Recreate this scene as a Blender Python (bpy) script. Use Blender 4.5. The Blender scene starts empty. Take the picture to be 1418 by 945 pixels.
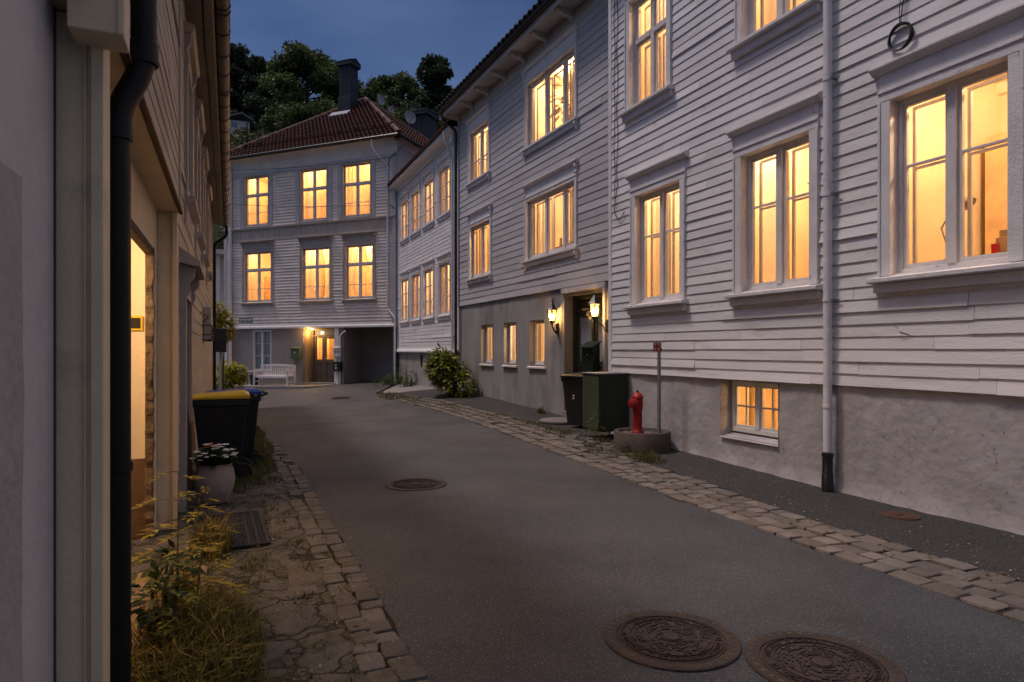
import bpy, math, random
from mathutils import Vector, noise as mnoise
random.seed(7)
R = random.random
U = random.uniform
SC = bpy.context.scene
COL = SC.collection
PI = math.pi
rad = math.radians

SKYTINT = (1.62, 1.78, 2.2)
GLOW = (29.5, 25.3, 23.3)  # overhead glow added to the sky, above the view, to light walls and ground
SKYSTR = 0.03
SUNE = 1.9
# ------------------------------------------------------------------ materials
def _n(nt, t, **kw):
    n = nt.nodes.new(t)
    for k, v in kw.items():
        setattr(n, k, v)
    return n

def rgba(c, s=1.0):
    return (c[0]*s, c[1]*s, c[2]*s, 1.0)

def pmat(name, col, rough=0.8, var=0.12, scale=3.0, bump=0.0, bscale=40.0, island=0.0, col2=None,
         c2scale=2.0, c2lo=0.55, c2hi=0.65, metal=0.0, spec=0.3, stretch=None, transl=0.0, detail=6.0,
         speck=None, crack=None, coat=0.0):
    m = bpy.data.materials.new(name)
    m.use_nodes = True
    nt = m.node_tree
    b = nt.nodes['Principled BSDF']
    L = nt.links.new
    tc = _n(nt, 'ShaderNodeTexCoord')
    src = tc.outputs['Object']
    if stretch:
        mp = _n(nt, 'ShaderNodeMapping')
        mp.inputs['Scale'].default_value = stretch
        L(src, mp.inputs['Vector'])
        src = mp.outputs['Vector']
    no = _n(nt, 'ShaderNodeTexNoise')
    no.inputs['Scale'].default_value = scale
    no.inputs['Detail'].default_value = detail
    no.inputs['Roughness'].default_value = 0.6
    L(src, no.inputs['Vector'])
    rp = _n(nt, 'ShaderNodeValToRGB')
    rp.color_ramp.elements[0].position = 0.3
    rp.color_ramp.elements[1].position = 0.7
    rp.color_ramp.elements[0].color = rgba(col, 1-var)
    rp.color_ramp.elements[1].color = rgba(col, 1+var)
    L(no.outputs['Fac'], rp.inputs['Fac'])
    out = rp.outputs['Color']
    if island:
        ge = _n(nt, 'ShaderNodeNewGeometry')
        mr = _n(nt, 'ShaderNodeMapRange')
        mr.inputs['To Min'].default_value = 1-island
        mr.inputs['To Max'].default_value = 1+island
        L(ge.outputs['Random Per Island'], mr.inputs['Value'])
        mx = _n(nt, 'ShaderNodeVectorMath', operation='SCALE')
        L(out, mx.inputs[0])
        L(mr.outputs['Result'], mx.inputs['Scale'])
        out = mx.outputs['Vector']
    if col2:
        n2 = _n(nt, 'ShaderNodeTexNoise')
        n2.inputs['Scale'].default_value = c2scale
        n2.inputs['Detail'].default_value = 8.0
        n2.inputs['Roughness'].default_value = 0.65
        L(src, n2.inputs['Vector'])
        r2 = _n(nt, 'ShaderNodeValToRGB')
        r2.color_ramp.elements[0].position = c2lo
        r2.color_ramp.elements[1].position = c2hi
        L(n2.outputs['Fac'], r2.inputs['Fac'])
        mx = _n(nt, 'ShaderNodeMix', data_type='RGBA')
        L(r2.outputs['Color'], mx.inputs['Factor'])
        L(out, mx.inputs[6])
        mx.inputs[7].default_value = rgba(col2)
        out = mx.outputs[2]
    if speck:
        vo = _n(nt, 'ShaderNodeTexVoronoi')
        vo.inputs['Scale'].default_value = speck[1]
        L(src, vo.inputs['Vector'])
        r3 = _n(nt, 'ShaderNodeValToRGB')
        r3.color_ramp.elements[0].position = 0.0
        r3.color_ramp.elements[0].color = (1, 1, 1, 1)
        r3.color_ramp.elements[1].position = speck[2]
        r3.color_ramp.elements[1].color = (0, 0, 0, 1)
        L(vo.outputs['Distance'], r3.inputs['Fac'])
        mx = _n(nt, 'ShaderNodeMix', data_type='RGBA')
        L(r3.outputs['Color'], mx.inputs['Factor'])
        L(out, mx.inputs[6])
        mx.inputs[7].default_value = rgba(speck[0])
        out = mx.outputs[2]
    hsrc = None
    if crack:
        # wobble the lookup so that the cracks wander
        nw = _n(nt, 'ShaderNodeTexNoise')
        nw.inputs['Scale'].default_value = crack[1]*1.6
        nw.inputs['Detail'].default_value = 4
        L(src, nw.inputs['Vector'])
        ad = _n(nt, 'ShaderNodeVectorMath', operation='MULTIPLY_ADD')
        L(nw.outputs['Color'], ad.inputs[0])
        ad.inputs[1].default_value = (crack[3],)*3
        L(src, ad.inputs[2])
        vo = _n(nt, 'ShaderNodeTexVoronoi', feature='DISTANCE_TO_EDGE')
        vo.inputs['Scale'].default_value = crack[1]
        L(ad.outputs['Vector'], vo.inputs['Vector'])
        r4 = _n(nt, 'ShaderNodeValToRGB')
        r4.color_ramp.elements[0].position = 0.0
        r4.color_ramp.elements[0].color = (1, 1, 1, 1)
        r4.color_ramp.elements[1].position = crack[2]
        r4.color_ramp.elements[1].color = (0, 0, 0, 1)
        L(vo.outputs['Distance'], r4.inputs['Fac'])
        mx = _n(nt, 'ShaderNodeMix', data_type='RGBA')
        L(r4.outputs['Color'], mx.inputs['Factor'])
        L(out, mx.inputs[6])
        mx.inputs[7].default_value = rgba(crack[0])
        out = mx.outputs[2]
        hsrc = r4.outputs['Color']
    L(out, b.inputs['Base Color'])
    b.inputs['Roughness'].default_value = rough
    b.inputs['Metallic'].default_value = metal
    b.inputs['Specular IOR Level'].default_value = spec
    if coat:
        b.inputs['Coat Weight'].default_value = coat
    if bump:
        nb = _n(nt, 'ShaderNodeTexNoise')
        nb.inputs['Scale'].default_value = bscale
        nb.inputs['Detail'].default_value = 5.0
        L(src, nb.inputs['Vector'])
        bp = _n(nt, 'ShaderNodeBump')
        bp.inputs['Strength'].default_value = bump
        bp.inputs['Distance'].default_value = 0.02
        L(nb.outputs['Fac'], bp.inputs['Height'])
        nrm = bp.outputs['Normal']
        if hsrc:
            b2 = _n(nt, 'ShaderNodeBump', invert=True)
            b2.inputs['Strength'].default_value = 0.8
            b2.inputs['Distance'].default_value = 0.02
            L(hsrc, b2.inputs['Height'])
            L(nrm, b2.inputs['Normal'])
            nrm = b2.outputs['Normal']
        L(nrm, b.inputs['Normal'])
    if transl:
        tr = _n(nt, 'ShaderNodeBsdfTranslucent')
        L(out, tr.inputs['Color'])
        ms = _n(nt, 'ShaderNodeMixShader')
        ms.inputs['Fac'].default_value = transl
        L(b.outputs['BSDF'], ms.inputs[1])
        L(tr.outputs['BSDF'], ms.inputs[2])
        L(ms.outputs['Shader'], nt.nodes['Material Output'].inputs['Surface'])
    return m

def glass_mat(name, tint, gloss=0.08, transl=0.0, wav=0.05):
    m = bpy.data.materials.new(name)
    m.use_nodes = True
    nt = m.node_tree
    nt.nodes.remove(nt.nodes['Principled BSDF'])
    L = nt.links.new
    tr = _n(nt, 'ShaderNodeBsdfTransparent')
    tr.inputs['Color'].default_value = rgba(tint)
    gl = _n(nt, 'ShaderNodeBsdfGlossy')
    gl.inputs['Roughness'].default_value = 0.03
    lw = _n(nt, 'ShaderNodeLayerWeight')
    lw.inputs['Blend'].default_value = 0.5
    pw = _n(nt, 'ShaderNodeMath', operation='POWER')
    pw.inputs[1].default_value = 4.0
    L(lw.outputs['Facing'], pw.inputs[0])
    fr = _n(nt, 'ShaderNodeMath', operation='MULTIPLY_ADD')
    fr.inputs[1].default_value = 0.8
    fr.inputs[2].default_value = 0.045
    L(pw.outputs['Value'], fr.inputs[0])
    tcn = _n(nt, 'ShaderNodeTexCoord')
    no = _n(nt, 'ShaderNodeTexNoise')
    no.inputs['Scale'].default_value = 2.0
    L(tcn.outputs['Object'], no.inputs['Vector'])
    bp = _n(nt, 'ShaderNodeBump')
    bp.inputs['Strength'].default_value = wav
    L(no.outputs['Fac'], bp.inputs['Height'])
    L(bp.outputs['Normal'], gl.inputs['Normal'])
    ms = _n(nt, 'ShaderNodeMixShader')
    L(fr.outputs['Value'], ms.inputs['Fac'])
    L(tr.outputs['BSDF'], ms.inputs[1])
    L(gl.outputs['BSDF'], ms.inputs[2])
    last = ms.outputs['Shader']
    if transl:
        tl = _n(nt, 'ShaderNodeBsdfTranslucent')
        tl.inputs['Color'].default_value = (0.95, 0.9, 0.8, 1)
        m2 = _n(nt, 'ShaderNodeMixShader')
        m2.inputs['Fac'].default_value = transl
        L(last, m2.inputs[1])
        L(tl.outputs['BSDF'], m2.inputs[2])
        last = m2.outputs['Shader']
    L(last, nt.nodes['Material Output'].inputs['Surface'])
    return m

def emit_mat(name, col, s):
    m = bpy.data.materials.new(name)
    m.use_nodes = True
    b = m.node_tree.nodes['Principled BSDF']
    b.inputs['Base Color'].default_value = rgba(col)
    b.inputs['Emission Color'].default_value = rgba(col)
    b.inputs['Emission Strength'].default_value = s
    return m

M = {}
M['paint_white'] = pmat('white_paint_boards', (0.665, 0.64, 0.645), 0.55, 0.10, 1.3, 0.3, 60, island=0.10, col2=(0.44, 0.41, 0.39), c2scale=3.0, c2lo=0.54, c2hi=0.80, stretch=(1, 0.35, 2.2), speck=((0.16, 0.13, 0.11), 7.0, 0.07))
M['paint_grey'] = pmat('grey_paint_boards', (0.43, 0.41, 0.42), 0.6, 0.12, 1.5, 0.3, 60, island=0.10, col2=(0.34, 0.32, 0.31), c2scale=3.0, c2lo=0.56, c2hi=0.8, stretch=(1, 0.35, 2.2))
M['paint_pale'] = pmat('pale_paint_boards', (0.62, 0.60, 0.62), 0.55, 0.1, 1.5, 0.2, 60, island=0.08, col2=(0.46, 0.43, 0.42), c2scale=3.0, c2lo=0.6, c2hi=0.8)
M['paint_cream'] = pmat('cream_paint_boards', (0.72, 0.625, 0.57), 0.6, 0.1, 1.2, 0.2, 60, island=0.07, col2=(0.50, 0.455, 0.43), c2scale=2.0, c2lo=0.55, c2hi=0.8)
M['paint_tan'] = pmat('tan_paint_boards', (0.42, 0.36, 0.29), 0.6, 0.12, 1.5, 0.25, 60, island=0.08, col2=(0.28, 0.22, 0.17), c2scale=2.5, c2lo=0.55, c2hi=0.8)
M['trim_white'] = pmat('white_paint_trim', (0.66, 0.635, 0.64), 0.5, 0.1, 4.0, 0.3, 50, col2=(0.36, 0.32, 0.30), c2scale=9.0, c2lo=0.62, c2hi=0.72)
M['trim_grey'] = pmat('grey_paint_trim', (0.46, 0.44, 0.46), 0.55, 0.12, 4.0, 0.2, 50, col2=(0.3, 0.27, 0.26), c2scale=8.0, c2lo=0.62, c2hi=0.74)
M['trim_taupe'] = pmat('taupe_paint_trim', (0.40, 0.355, 0.325), 0.6, 0.12, 3.0, 0.2, 50)
M['trim_sash'] = pmat('sash_paint', (0.62, 0.58, 0.56), 0.5, 0.1, 6.0, 0.15, 50, col2=(0.40, 0.35, 0.31), c2scale=12.0, c2lo=0.64, c2hi=0.72)
M['column_cream'] = pmat('cream_column_paint', (0.68, 0.575, 0.41), 0.6, 0.08, 2.0, 0.15, 40, col2=(0.34, 0.31, 0.26), c2scale=3.0, c2lo=0.6, c2hi=0.8)
M['plaster_blue'] = pmat('white_wall_plaster', (0.50, 0.50, 0.54), 0.85, 0.06, 2.5, 0.22, 18, col2=(0.42, 0.41, 0.43), c2scale=1.5, c2lo=0.5, c2hi=0.8)
M['plaster_rough'] = pmat('grey_rough_plaster', (0.36, 0.35, 0.37), 0.9, 0.10, 3.0, 0.5, 16)
M['plaster_A'] = pmat('foundation_plaster', (0.385, 0.365, 0.375), 0.9, 0.10, 2.2, 0.7, 9, col2=(0.275, 0.26, 0.265), c2scale=1.2, c2lo=0.42, c2hi=0.74, crack=((0.15, 0.13, 0.12), 2.3, 0.0035, 0.9))
M['concrete'] = pmat('foundation_concrete', (0.285, 0.27, 0.262), 0.9, 0.12, 1.2, 0.4, 25, col2=(0.175, 0.165, 0.16), c2scale=1.6, c2lo=0.45, c2hi=0.7, stretch=(1, 1, 0.35))
M['plaster_D'] = pmat('grey_brown_plaster', (0.25, 0.23, 0.215), 0.9, 0.1, 1.5, 0.3, 25)
M['dark_wall'] = pmat('garage_plaster', (0.34, 0.31, 0.29), 0.9, 0.15, 2.0, 0.3, 25)  # plain grey-brown plaster lining the garage passage
M['room'] = pmat('room_wallpaper', (0.76, 0.62, 0.43), 0.9, 0.12, 1.6, 0, col2=(0.60, 0.44, 0.27), c2scale=1.1, c2lo=0.5, c2hi=0.75)
M['room_wood'] = pmat('cream_room_woodwork', (0.78, 0.66, 0.48), 0.6, 0.1, 4.0)
M['room_oak'] = pmat('oak_room_furniture', (0.58, 0.40, 0.22), 0.6, 0.2, 4.0)
M['curtain'] = pmat('curtain_cloth', (0.85, 0.81, 0.72), 0.9, 0.06, 6.0, 0, transl=0.68)
M['sheer'] = pmat('sheer_net_curtain', (0.9, 0.86, 0.78), 0.9, 0.05, 6.0, 0, transl=0.6)
_nt = M['sheer'].node_tree
_o = _nt.nodes['Material Output']
_s = _o.inputs['Surface'].links[0].from_socket
_m = _nt.nodes.new('ShaderNodeMixShader'); _m.inputs[0].default_value = 0.5
_t = _nt.nodes.new('ShaderNodeBsdfTransparent')
_nt.links.new(_s, _m.inputs[1]); _nt.links.new(_t.outputs[0], _m.inputs[2]); _nt.links.new(_m.outputs[0], _o.inputs['Surface'])
M['curtain_dim'] = pmat('ochre_curtain_cloth', (0.6, 0.46, 0.28), 0.9, 0.1, 6.0, 0, transl=0.5)
M['glass'] = glass_mat('window_glass', (0.96, 0.95, 0.93))
M['glass_dim'] = pmat('curtained_dark_glass', (0.17, 0.20, 0.24), 0.12, 0.15, 2.0, 0, spec=0.6)
M['lamp_glass'] = glass_mat('frosted_lamp_glass', (0.97, 0.9, 0.75), transl=0.10)
M['bulb'] = emit_mat('lit_bulb', (1.0, 0.62, 0.24), 30.0)
M['black_metal'] = pmat('black_painted_metal', (0.012, 0.012, 0.014), 0.35, 0.2, 5.0, 0.1, 60, spec=0.5)
M['pipe_black'] = pmat('black_downpipe_paint', (0.010, 0.010, 0.012), 0.45, 0.2, 5.0, 0.05, 40, spec=0.25)
M['gutter_metal'] = pmat('brown_gutter_metal', (0.10, 0.066, 0.045), 0.34, 0.25, 3.0, 0.1, 30, spec=0.5, metal=0.5)
M['zinc'] = pmat('grey_galvanised_steel', (0.24, 0.25, 0.27), 0.45, 0.15, 6.0, 0.1, 60, metal=0.6)
M['asphalt'] = pmat('road_asphalt', (0.054, 0.0565, 0.066), 0.72, 0.38, 48.0, 1.0, 80, spec=0.4, col2=(0.031, 0.032, 0.039), c2scale=0.7, c2lo=0.40, c2hi=0.64, speck=((0.24, 0.23, 0.225), 58.0, 0.30))
M['asphalt_walk'] = pmat('footway_asphalt', (0.038, 0.036, 0.037), 0.9, 0.25, 40.0, 1.0, 80, col2=(0.046, 0.041, 0.039), c2scale=0.9, c2lo=0.5, c2hi=0.65, speck=((0.2, 0.19, 0.18), 50.0, 0.34))
M['paving'] = pmat('cracked_paving', (0.080, 0.077, 0.079), 0.9, 0.25, 6.0, 1.0, 40, col2=(0.034, 0.036, 0.017), c2scale=2.4, c2lo=0.50, c2hi=0.64, crack=((0.020, 0.021, 0.011), 3.0, 0.05, 0.35))
M['earth'] = pmat('dark_earth', (0.026, 0.022, 0.015), 0.95, 0.3, 3.0, 0.8, 30, col2=(0.03, 0.035, 0.012), c2scale=1.5, c2lo=0.45, c2hi=0.6)
M['sett'] = pmat('granite_sett', (0.140, 0.118, 0.107), 0.85, 0.18, 5.0, 0.7, 45, island=0.28, col2=(0.10, 0.088, 0.066), c2scale=4.0, c2lo=0.52, c2hi=0.7)
M['sett_dark'] = pmat('dark_granite_sett', (0.105, 0.097, 0.094), 0.85, 0.18, 5.0, 0.7, 45, island=0.25, col2=(0.065, 0.06, 0.045), c2scale=4.0, c2lo=0.5, c2hi=0.68)
M['kerb'] = pmat('grey_kerb_stone', (0.15, 0.14, 0.135), 0.85, 0.15, 3.0, 0.4, 40)
M['stone_step'] = pmat('pale_step_stone', (0.22, 0.2, 0.185), 0.85, 0.15, 4.0, 0.4, 40)
M['step_red'] = pmat('reddish_threshold_stone', (0.20, 0.14, 0.105), 0.85, 0.12, 4.0, 0.4, 40)
M['tile_red'] = pmat('red_roof_tile', (0.040, 0.0075, 0.007), 0.75, 0.4, 3.5, 0.2, 30, spec=0.10, col2=(0.016, 0.005, 0.005), c2scale=1.3, c2lo=0.45, c2hi=0.7)
M['tile_ridge'] = pmat('mortared_ridge_tile', (0.10, 0.045, 0.037), 0.7, 0.25, 4.0, 0.2, 30, island=0.7)
M['tile_dark'] = pmat('black_roof_tile', (0.012, 0.012, 0.013), 0.7, 0.3, 3.0, 0.2, 30, spec=0.1)
M['slate'] = pmat('grey_roof_sheet', (0.10, 0.09, 0.09), 0.7, 0.2, 2.0, 0.2, 30)
M['chimney'] = pmat('blue_black_chimney_cladding', (0.014, 0.017, 0.026), 0.5, 0.15, 2.0, 0.1, 30)
M['lead'] = pmat('lead_flashing', (0.25, 0.26, 0.29), 0.5, 0.12, 3.0, 0.1, 30)
M['dish'] = pmat('white_dish_enamel', (0.3, 0.3, 0.32), 0.5, 0.08, 3.0)
M['door_green'] = pmat('dark_green_door_paint', (0.022, 0.026, 0.018), 0.4, 0.2, 3.0, 0.15, 40)
M['door_brown'] = pmat('brown_door_paint', (0.10, 0.082, 0.07), 0.5, 0.12, 3.0, 0.15, 40)
M['wood_ochre'] = pmat('ochre_wood_jamb', (0.34, 0.23, 0.11), 0.6, 0.2, 4.0, 0.2, 40, stretch=(4, 4, 0.5))
M['bin_black'] = pmat('black_bin_plastic', (0.012, 0.012, 0.013), 0.45, 0.3, 7.0, 0.15, 90, spec=0.4, col2=(0.022, 0.021, 0.020), c2scale=5.0, c2lo=0.58, c2hi=0.72)
M['lid_yellow'] = pmat('yellow_lid_plastic', (0.72, 0.44, 0.02), 0.4, 0.08, 4.0, 0.1, 80)
M['lid_blue'] = pmat('blue_lid_plastic', (0.018, 0.06, 0.30), 0.4, 0.1, 4.0, 0.1, 80)
M['rubber'] = pmat('black_rubber', (0.012, 0.012, 0.012), 0.8, 0.1, 5.0)
M['cabinet'] = pmat('dark_green_cabinet_steel', (0.020, 0.030, 0.021), 0.5, 0.3, 5.0, 0.1, 60)
M['cabinet_rib'] = pmat('olive_green_ribbed_panel', (0.055, 0.068, 0.040), 0.5, 0.15, 3.0, 0.1, 60)
M['mailgreen'] = pmat('green_mailbox_enamel', (0.085, 0.115, 0.05), 0.45, 0.1, 3.0)
M['darkgreen'] = pmat('dark_green_enamel', (0.010, 0.020, 0.015), 0.4, 0.1, 3.0)
M['red'] = pmat('red_hydrant_paint', (0.28, 0.010, 0.010), 0.45, 0.2, 9.0, 0.2, 50, spec=0.35, col2=(0.12, 0.012, 0.011), c2scale=14.0, c2lo=0.56, c2hi=0.68)
M['sign_red'] = pmat('red_sign_enamel', (0.26, 0.016, 0.016), 0.4, 0.05, 5.0)
M['sign_white'] = pmat('white_sign_enamel', (0.62, 0.6, 0.6), 0.45, 0.05, 5.0)
M['sign_grey'] = pmat('blue_grey_sign_enamel', (0.17, 0.17, 0.19), 0.45, 0.05, 5.0)
M['sign_yellow'] = pmat('yellow_sign_enamel', (0.72, 0.5, 0.03), 0.45, 0.05, 5.0)
M['ring_concrete'] = pmat('brown_concrete_ring', (0.09, 0.072, 0.062), 0.9, 0.2, 3.0, 0.6, 30, col2=(0.07, 0.06, 0.05), c2scale=2.0)
M['gravel'] = pmat('ring_gravel', (0.22, 0.2, 0.185), 0.9, 0.3, 30.0, 0.3, 60, island=0.5)
M['rust'] = pmat('rusty_cast_iron', (0.048, 0.034, 0.030), 0.65, 0.3, 6.0, 0.5, 70, metal=0.25, col2=(0.028, 0.022, 0.021), c2scale=5.0, c2lo=0.45, c2hi=0.65)
M['rust_orange'] = pmat('orange_rust_iron', (0.075, 0.036, 0.024), 0.8, 0.3, 8.0, 0.5, 60)
M['pot'] = pmat('pale_glazed_pot', (0.30, 0.275, 0.27), 0.5, 0.15, 3.0, 0.1, 30, col2=(0.2, 0.17, 0.155), c2scale=2.0)
M['soil'] = pmat('potting_soil', (0.02, 0.015, 0.01), 0.95, 0.3, 20.0, 0.5, 60)
M['mat_grate'] = pmat('dark_grate_rubber', (0.018, 0.021, 0.028), 0.6, 0.2, 20.0, 0.3, 80)
M['bench'] = pmat('white_bench_paint', (0.66, 0.62, 0.63), 0.5, 0.08, 5.0, 0.1, 50)
M['plank_dark'] = pmat('dark_brown_plank', (0.09, 0.055, 0.035), 0.7, 0.2, 3.0, 0.2, 40, stretch=(4, 4, 0.4))
M['brick_jamb'] = pmat('rough_brown_masonry', (0.13, 0.095, 0.07), 0.9, 0.25, 9.0, 1.0, 22, col2=(0.075, 0.055, 0.04), c2scale=5.0, c2lo=0.45, c2hi=0.6)
M['wainscot'] = pmat('brown_wainscot_paint', (0.11, 0.068, 0.042), 0.6, 0.15, 4.0, 0.2, 30)
M['passage'] = pmat('cream_passage_plaster', (0.68, 0.60, 0.48), 0.85, 0.06, 1.5, 0.25, 20)
M['leaf_bush'] = pmat('bush_leaf', (0.165, 0.20, 0.024), 0.55, 0.3, 3.0, 0, island=0.45, transl=0.3)
M['leaf_dark'] = pmat('dark_bush_leaf', (0.03, 0.055, 0.014), 0.55, 0.3, 3.0, 0, island=0.45, transl=0.25)
M['leaf_weed'] = pmat('yellow_green_weed_leaf', (0.24, 0.20, 0.028), 0.6, 0.25, 4.0, 0, island=0.35, transl=0.35)
M['leaf_lime'] = pmat('lime_shrub_leaf', (0.34, 0.34, 0.03), 0.55, 0.25, 4.0, 0, island=0.4, transl=0.35)
M['leaf_orange'] = pmat('orange_leaf', (0.45, 0.16, 0.025), 0.55, 0.25, 4.0, 0, island=0.3, transl=0.35)
M['leaf_fallen'] = pmat('brown_fallen_leaf', (0.10, 0.06, 0.025), 0.8, 0.3, 4.0, 0, island=0.4)
M['grass'] = pmat('verge_grass_blade', (0.085, 0.085, 0.022), 0.7, 0.3, 3.0, 0, island=0.5, transl=0.3)
M['grass_dry'] = pmat('dry_grass_blade', (0.15, 0.12, 0.028), 0.7, 0.3, 3.0, 0, island=0.45, transl=0.3)
M['tree_a'] = pmat('broadleaf_tree_leaf', (0.075, 0.105, 0.030), 0.7, 0.35, 0.5, 0, island=0.5, transl=0.2)
M['tree_b'] = pmat('conifer_needle_spray', (0.042, 0.060, 0.034), 0.75, 0.35, 0.5, 0, island=0.5, transl=0.15)
M['tree_c'] = pmat('olive_shrub_leaf', (0.085, 0.098, 0.045), 0.7, 0.35, 0.5, 0, island=0.5, transl=0.2)
M['bark'] = pmat('tree_bark', (0.03, 0.024, 0.018), 0.9, 0.3, 4.0, 0.5, 20)
M['stem'] = pmat('green_plant_stem', (0.10, 0.10, 0.03), 0.7, 0.2, 5.0)
M['hillside'] = pmat('hillside_undergrowth', (0.016, 0.022, 0.010), 0.95, 0.4, 0.3, 0.5, 2.0)
M['petal_white'] = pmat('white_petal', (0.8, 0.78, 0.74), 0.6, 0.05, 8.0)
M['petal_orange'] = pmat('orange_petal', (0.7, 0.13, 0.04), 0.6, 0.1, 8.0)
M['cup_red'] = pmat('red_glazed_cup', (0.6, 0.03, 0.02), 0.35, 0.05, 8.0)
M['wood_light'] = pmat('light_brown_wood', (0.42, 0.27, 0.13), 0.6, 0.15, 3.0, stretch=(1, 4, 4))
M['cable'] = pmat('black_cable_rubber', (0.012, 0.012, 0.013), 0.5, 0.1, 5.0)

# ------------------------------------------------------------------ mesh builder
class Fr:
    """Facade frame: t along the wall, z up, d outward."""
    def __init__(s, o, d):
        s.o, s.d = o, d
        s.n = (-d[1], d[0])
    def P(s, t, z, d=0.0):
        return Vector((s.o[0]+s.d[0]*t+s.n[0]*d, s.o[1]+s.d[1]*t+s.n[1]*d, z))

class MB:
    def __init__(s):
        s.v, s.f = [], []
    def add(s, vs, fs):
        b = len(s.v)
        s.v.extend(Vector(p) for p in vs)
        s.f.extend(tuple(b+i for i in f) for f in fs)
    def quad(s, a, b, c, d):
        s.add([a, b, c, d], [(0, 1, 2, 3)])
    def hexa(s, p):
        s.add(p, [(0, 3, 2, 1), (4, 5, 6, 7), (0, 1, 5, 4), (1, 2, 6, 5), (2, 3, 7, 6), (3, 0, 4, 7)])
    def box(s, x0, x1, y0, y1, z0, z1):
        s.hexa([(x0, y0, z0), (x1, y0, z0), (x1, y1, z0), (x0, y1, z0), (x0, y0, z1), (x1, y0, z1), (x1, y1, z1), (x0, y1, z1)])
    def fbox(s, F, t0, t1, z0, z1, d0, d1):
        s.hexa([F.P(t0, z0, d1), F.P(t1, z0, d1), F.P(t1, z0, d0), F.P(t0, z0, d0), F.P(t0, z1, d1), F.P(t1, z1, d1), F.P(t1, z1, d0), F.P(t0, z1, d0)])
    def fprism(s, F, prof, t0, t1):
        """profile of (d,z) points extruded along the facade"""
        n = len(prof)
        vs = [F.P(t0, z, d) for d, z in prof]+[F.P(t1, z, d) for d, z in prof]
        fs = [(i, (i+1) % n, n+(i+1) % n, n+i) for i in range(n)]+[tuple(range(n))[::-1], tuple(range(n, 2*n))]
        s.add(vs, fs)
    def fplate(s, F, prof, d0, d1):
        """outline of (t,z) points extruded outward"""
        n = len(prof)
        vs = [F.P(t, z, d0) for t, z in prof]+[F.P(t, z, d1) for t, z in prof]
        fs = [(i, (i+1) % n, n+(i+1) % n, n+i) for i in range(n)]+[tuple(range(n))[::-1], tuple(range(n, 2*n))]
        s.add(vs, fs)
    def tube(s, pts, r, n=8, cap=True):
        pts = [Vector(p) for p in pts]
        rs = r if isinstance(r, (list, tuple)) else [r]*len(pts)
        up = None
        b = len(s.v)
        for i, p in enumerate(pts):
            t = (pts[min(i+1, len(pts)-1)]-pts[max(i-1, 0)]).normalized()
            if up is None:
                up = t.orthogonal().normalized()
            up = (up-t*up.dot(t))
            if up.length < 1e-6:
                up = t.orthogonal()
            up.normalize()
            w = t.cross(up)
            for k in range(n):
                a = 2*PI*k/n
                s.v.append(p+(up*math.cos(a)+w*math.sin(a))*rs[i])
        for i in range(len(pts)-1):
            for k in range(n):
                s.f.append((b+i*n+k, b+i*n+(k+1) % n, b+(i+1)*n+(k+1) % n, b+(i+1)*n+k))
        if cap:
            s.f.append(tuple(b+k for k in range(n))[::-1])
            s.f.append(tuple(b+(len(pts)-1)*n+k for k in range(n)))
    def lathe(s, prof, c=(0, 0, 0), n=24, phase=0.0):
        b = len(s.v)
        for r, z in prof:
            for k in range(n):
                a = 2*PI*k/n+phase
                s.v.append(Vector((c[0]+r*math.cos(a), c[1]+r*math.sin(a), c[2]+z)))
        for i in range(len(prof)-1):
            for k in range(n):
                s.f.append((b+i*n+k, b+i*n+(k+1) % n, b+(i+1)*n+(k+1) % n, b+(i+1)*n+k))
        s.f.append(tuple(b+k for k in range(n))[::-1])
        s.f.append(tuple(b+(len(prof)-1)*n+k for k in range(n)))
    def build(s, name, mat, parent=None, smooth=False, bevel=0.0, local=False):
        me = bpy.data.meshes.new(name)
        off = Vector((0, 0, 0))
        if parent is not None and not local:
            top = parent
            while top.parent:
                top = top.parent
            off = top.location
        me.from_pydata([tuple(p-off) for p in s.v], [], s.f)
        me.validate()
        o = bpy.data.objects.new(name, me)
        COL.objects.link(o)
        me.materials.append(M[mat] if isinstance(mat, str) else mat)
        if parent is not None:
            o.parent = parent
        if smooth:
            me.polygons.foreach_set('use_smooth', [True]*len(me.polygons))
            if smooth != 'all':
                try:
                    me.set_sharp_from_angle(angle=rad(40))
                except Exception:
                    pass
        if bevel:
            bm = o.modifiers.new('edge', 'BEVEL')
            bm.width = bevel
            bm.segments = 2
            bm.limit_method = 'ANGLE'
        return o

def tag(o, label=None, cat=None, group=None, kind=None):
    if label: o['label'] = label
    if cat: o['category'] = cat
    if group: o['group'] = group
    if kind: o['kind'] = kind
    return o

def thing(name, label, cat, loc=(0, 0, 0), rz=0.0, group=None):
    o = bpy.data.objects.new(name, None)
    COL.objects.link(o)
    o.location = loc
    o.rotation_euler = (0, 0, rz)
    return tag(o, label, cat, group)

def structure(o):
    return tag(o, kind='structure')

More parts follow.
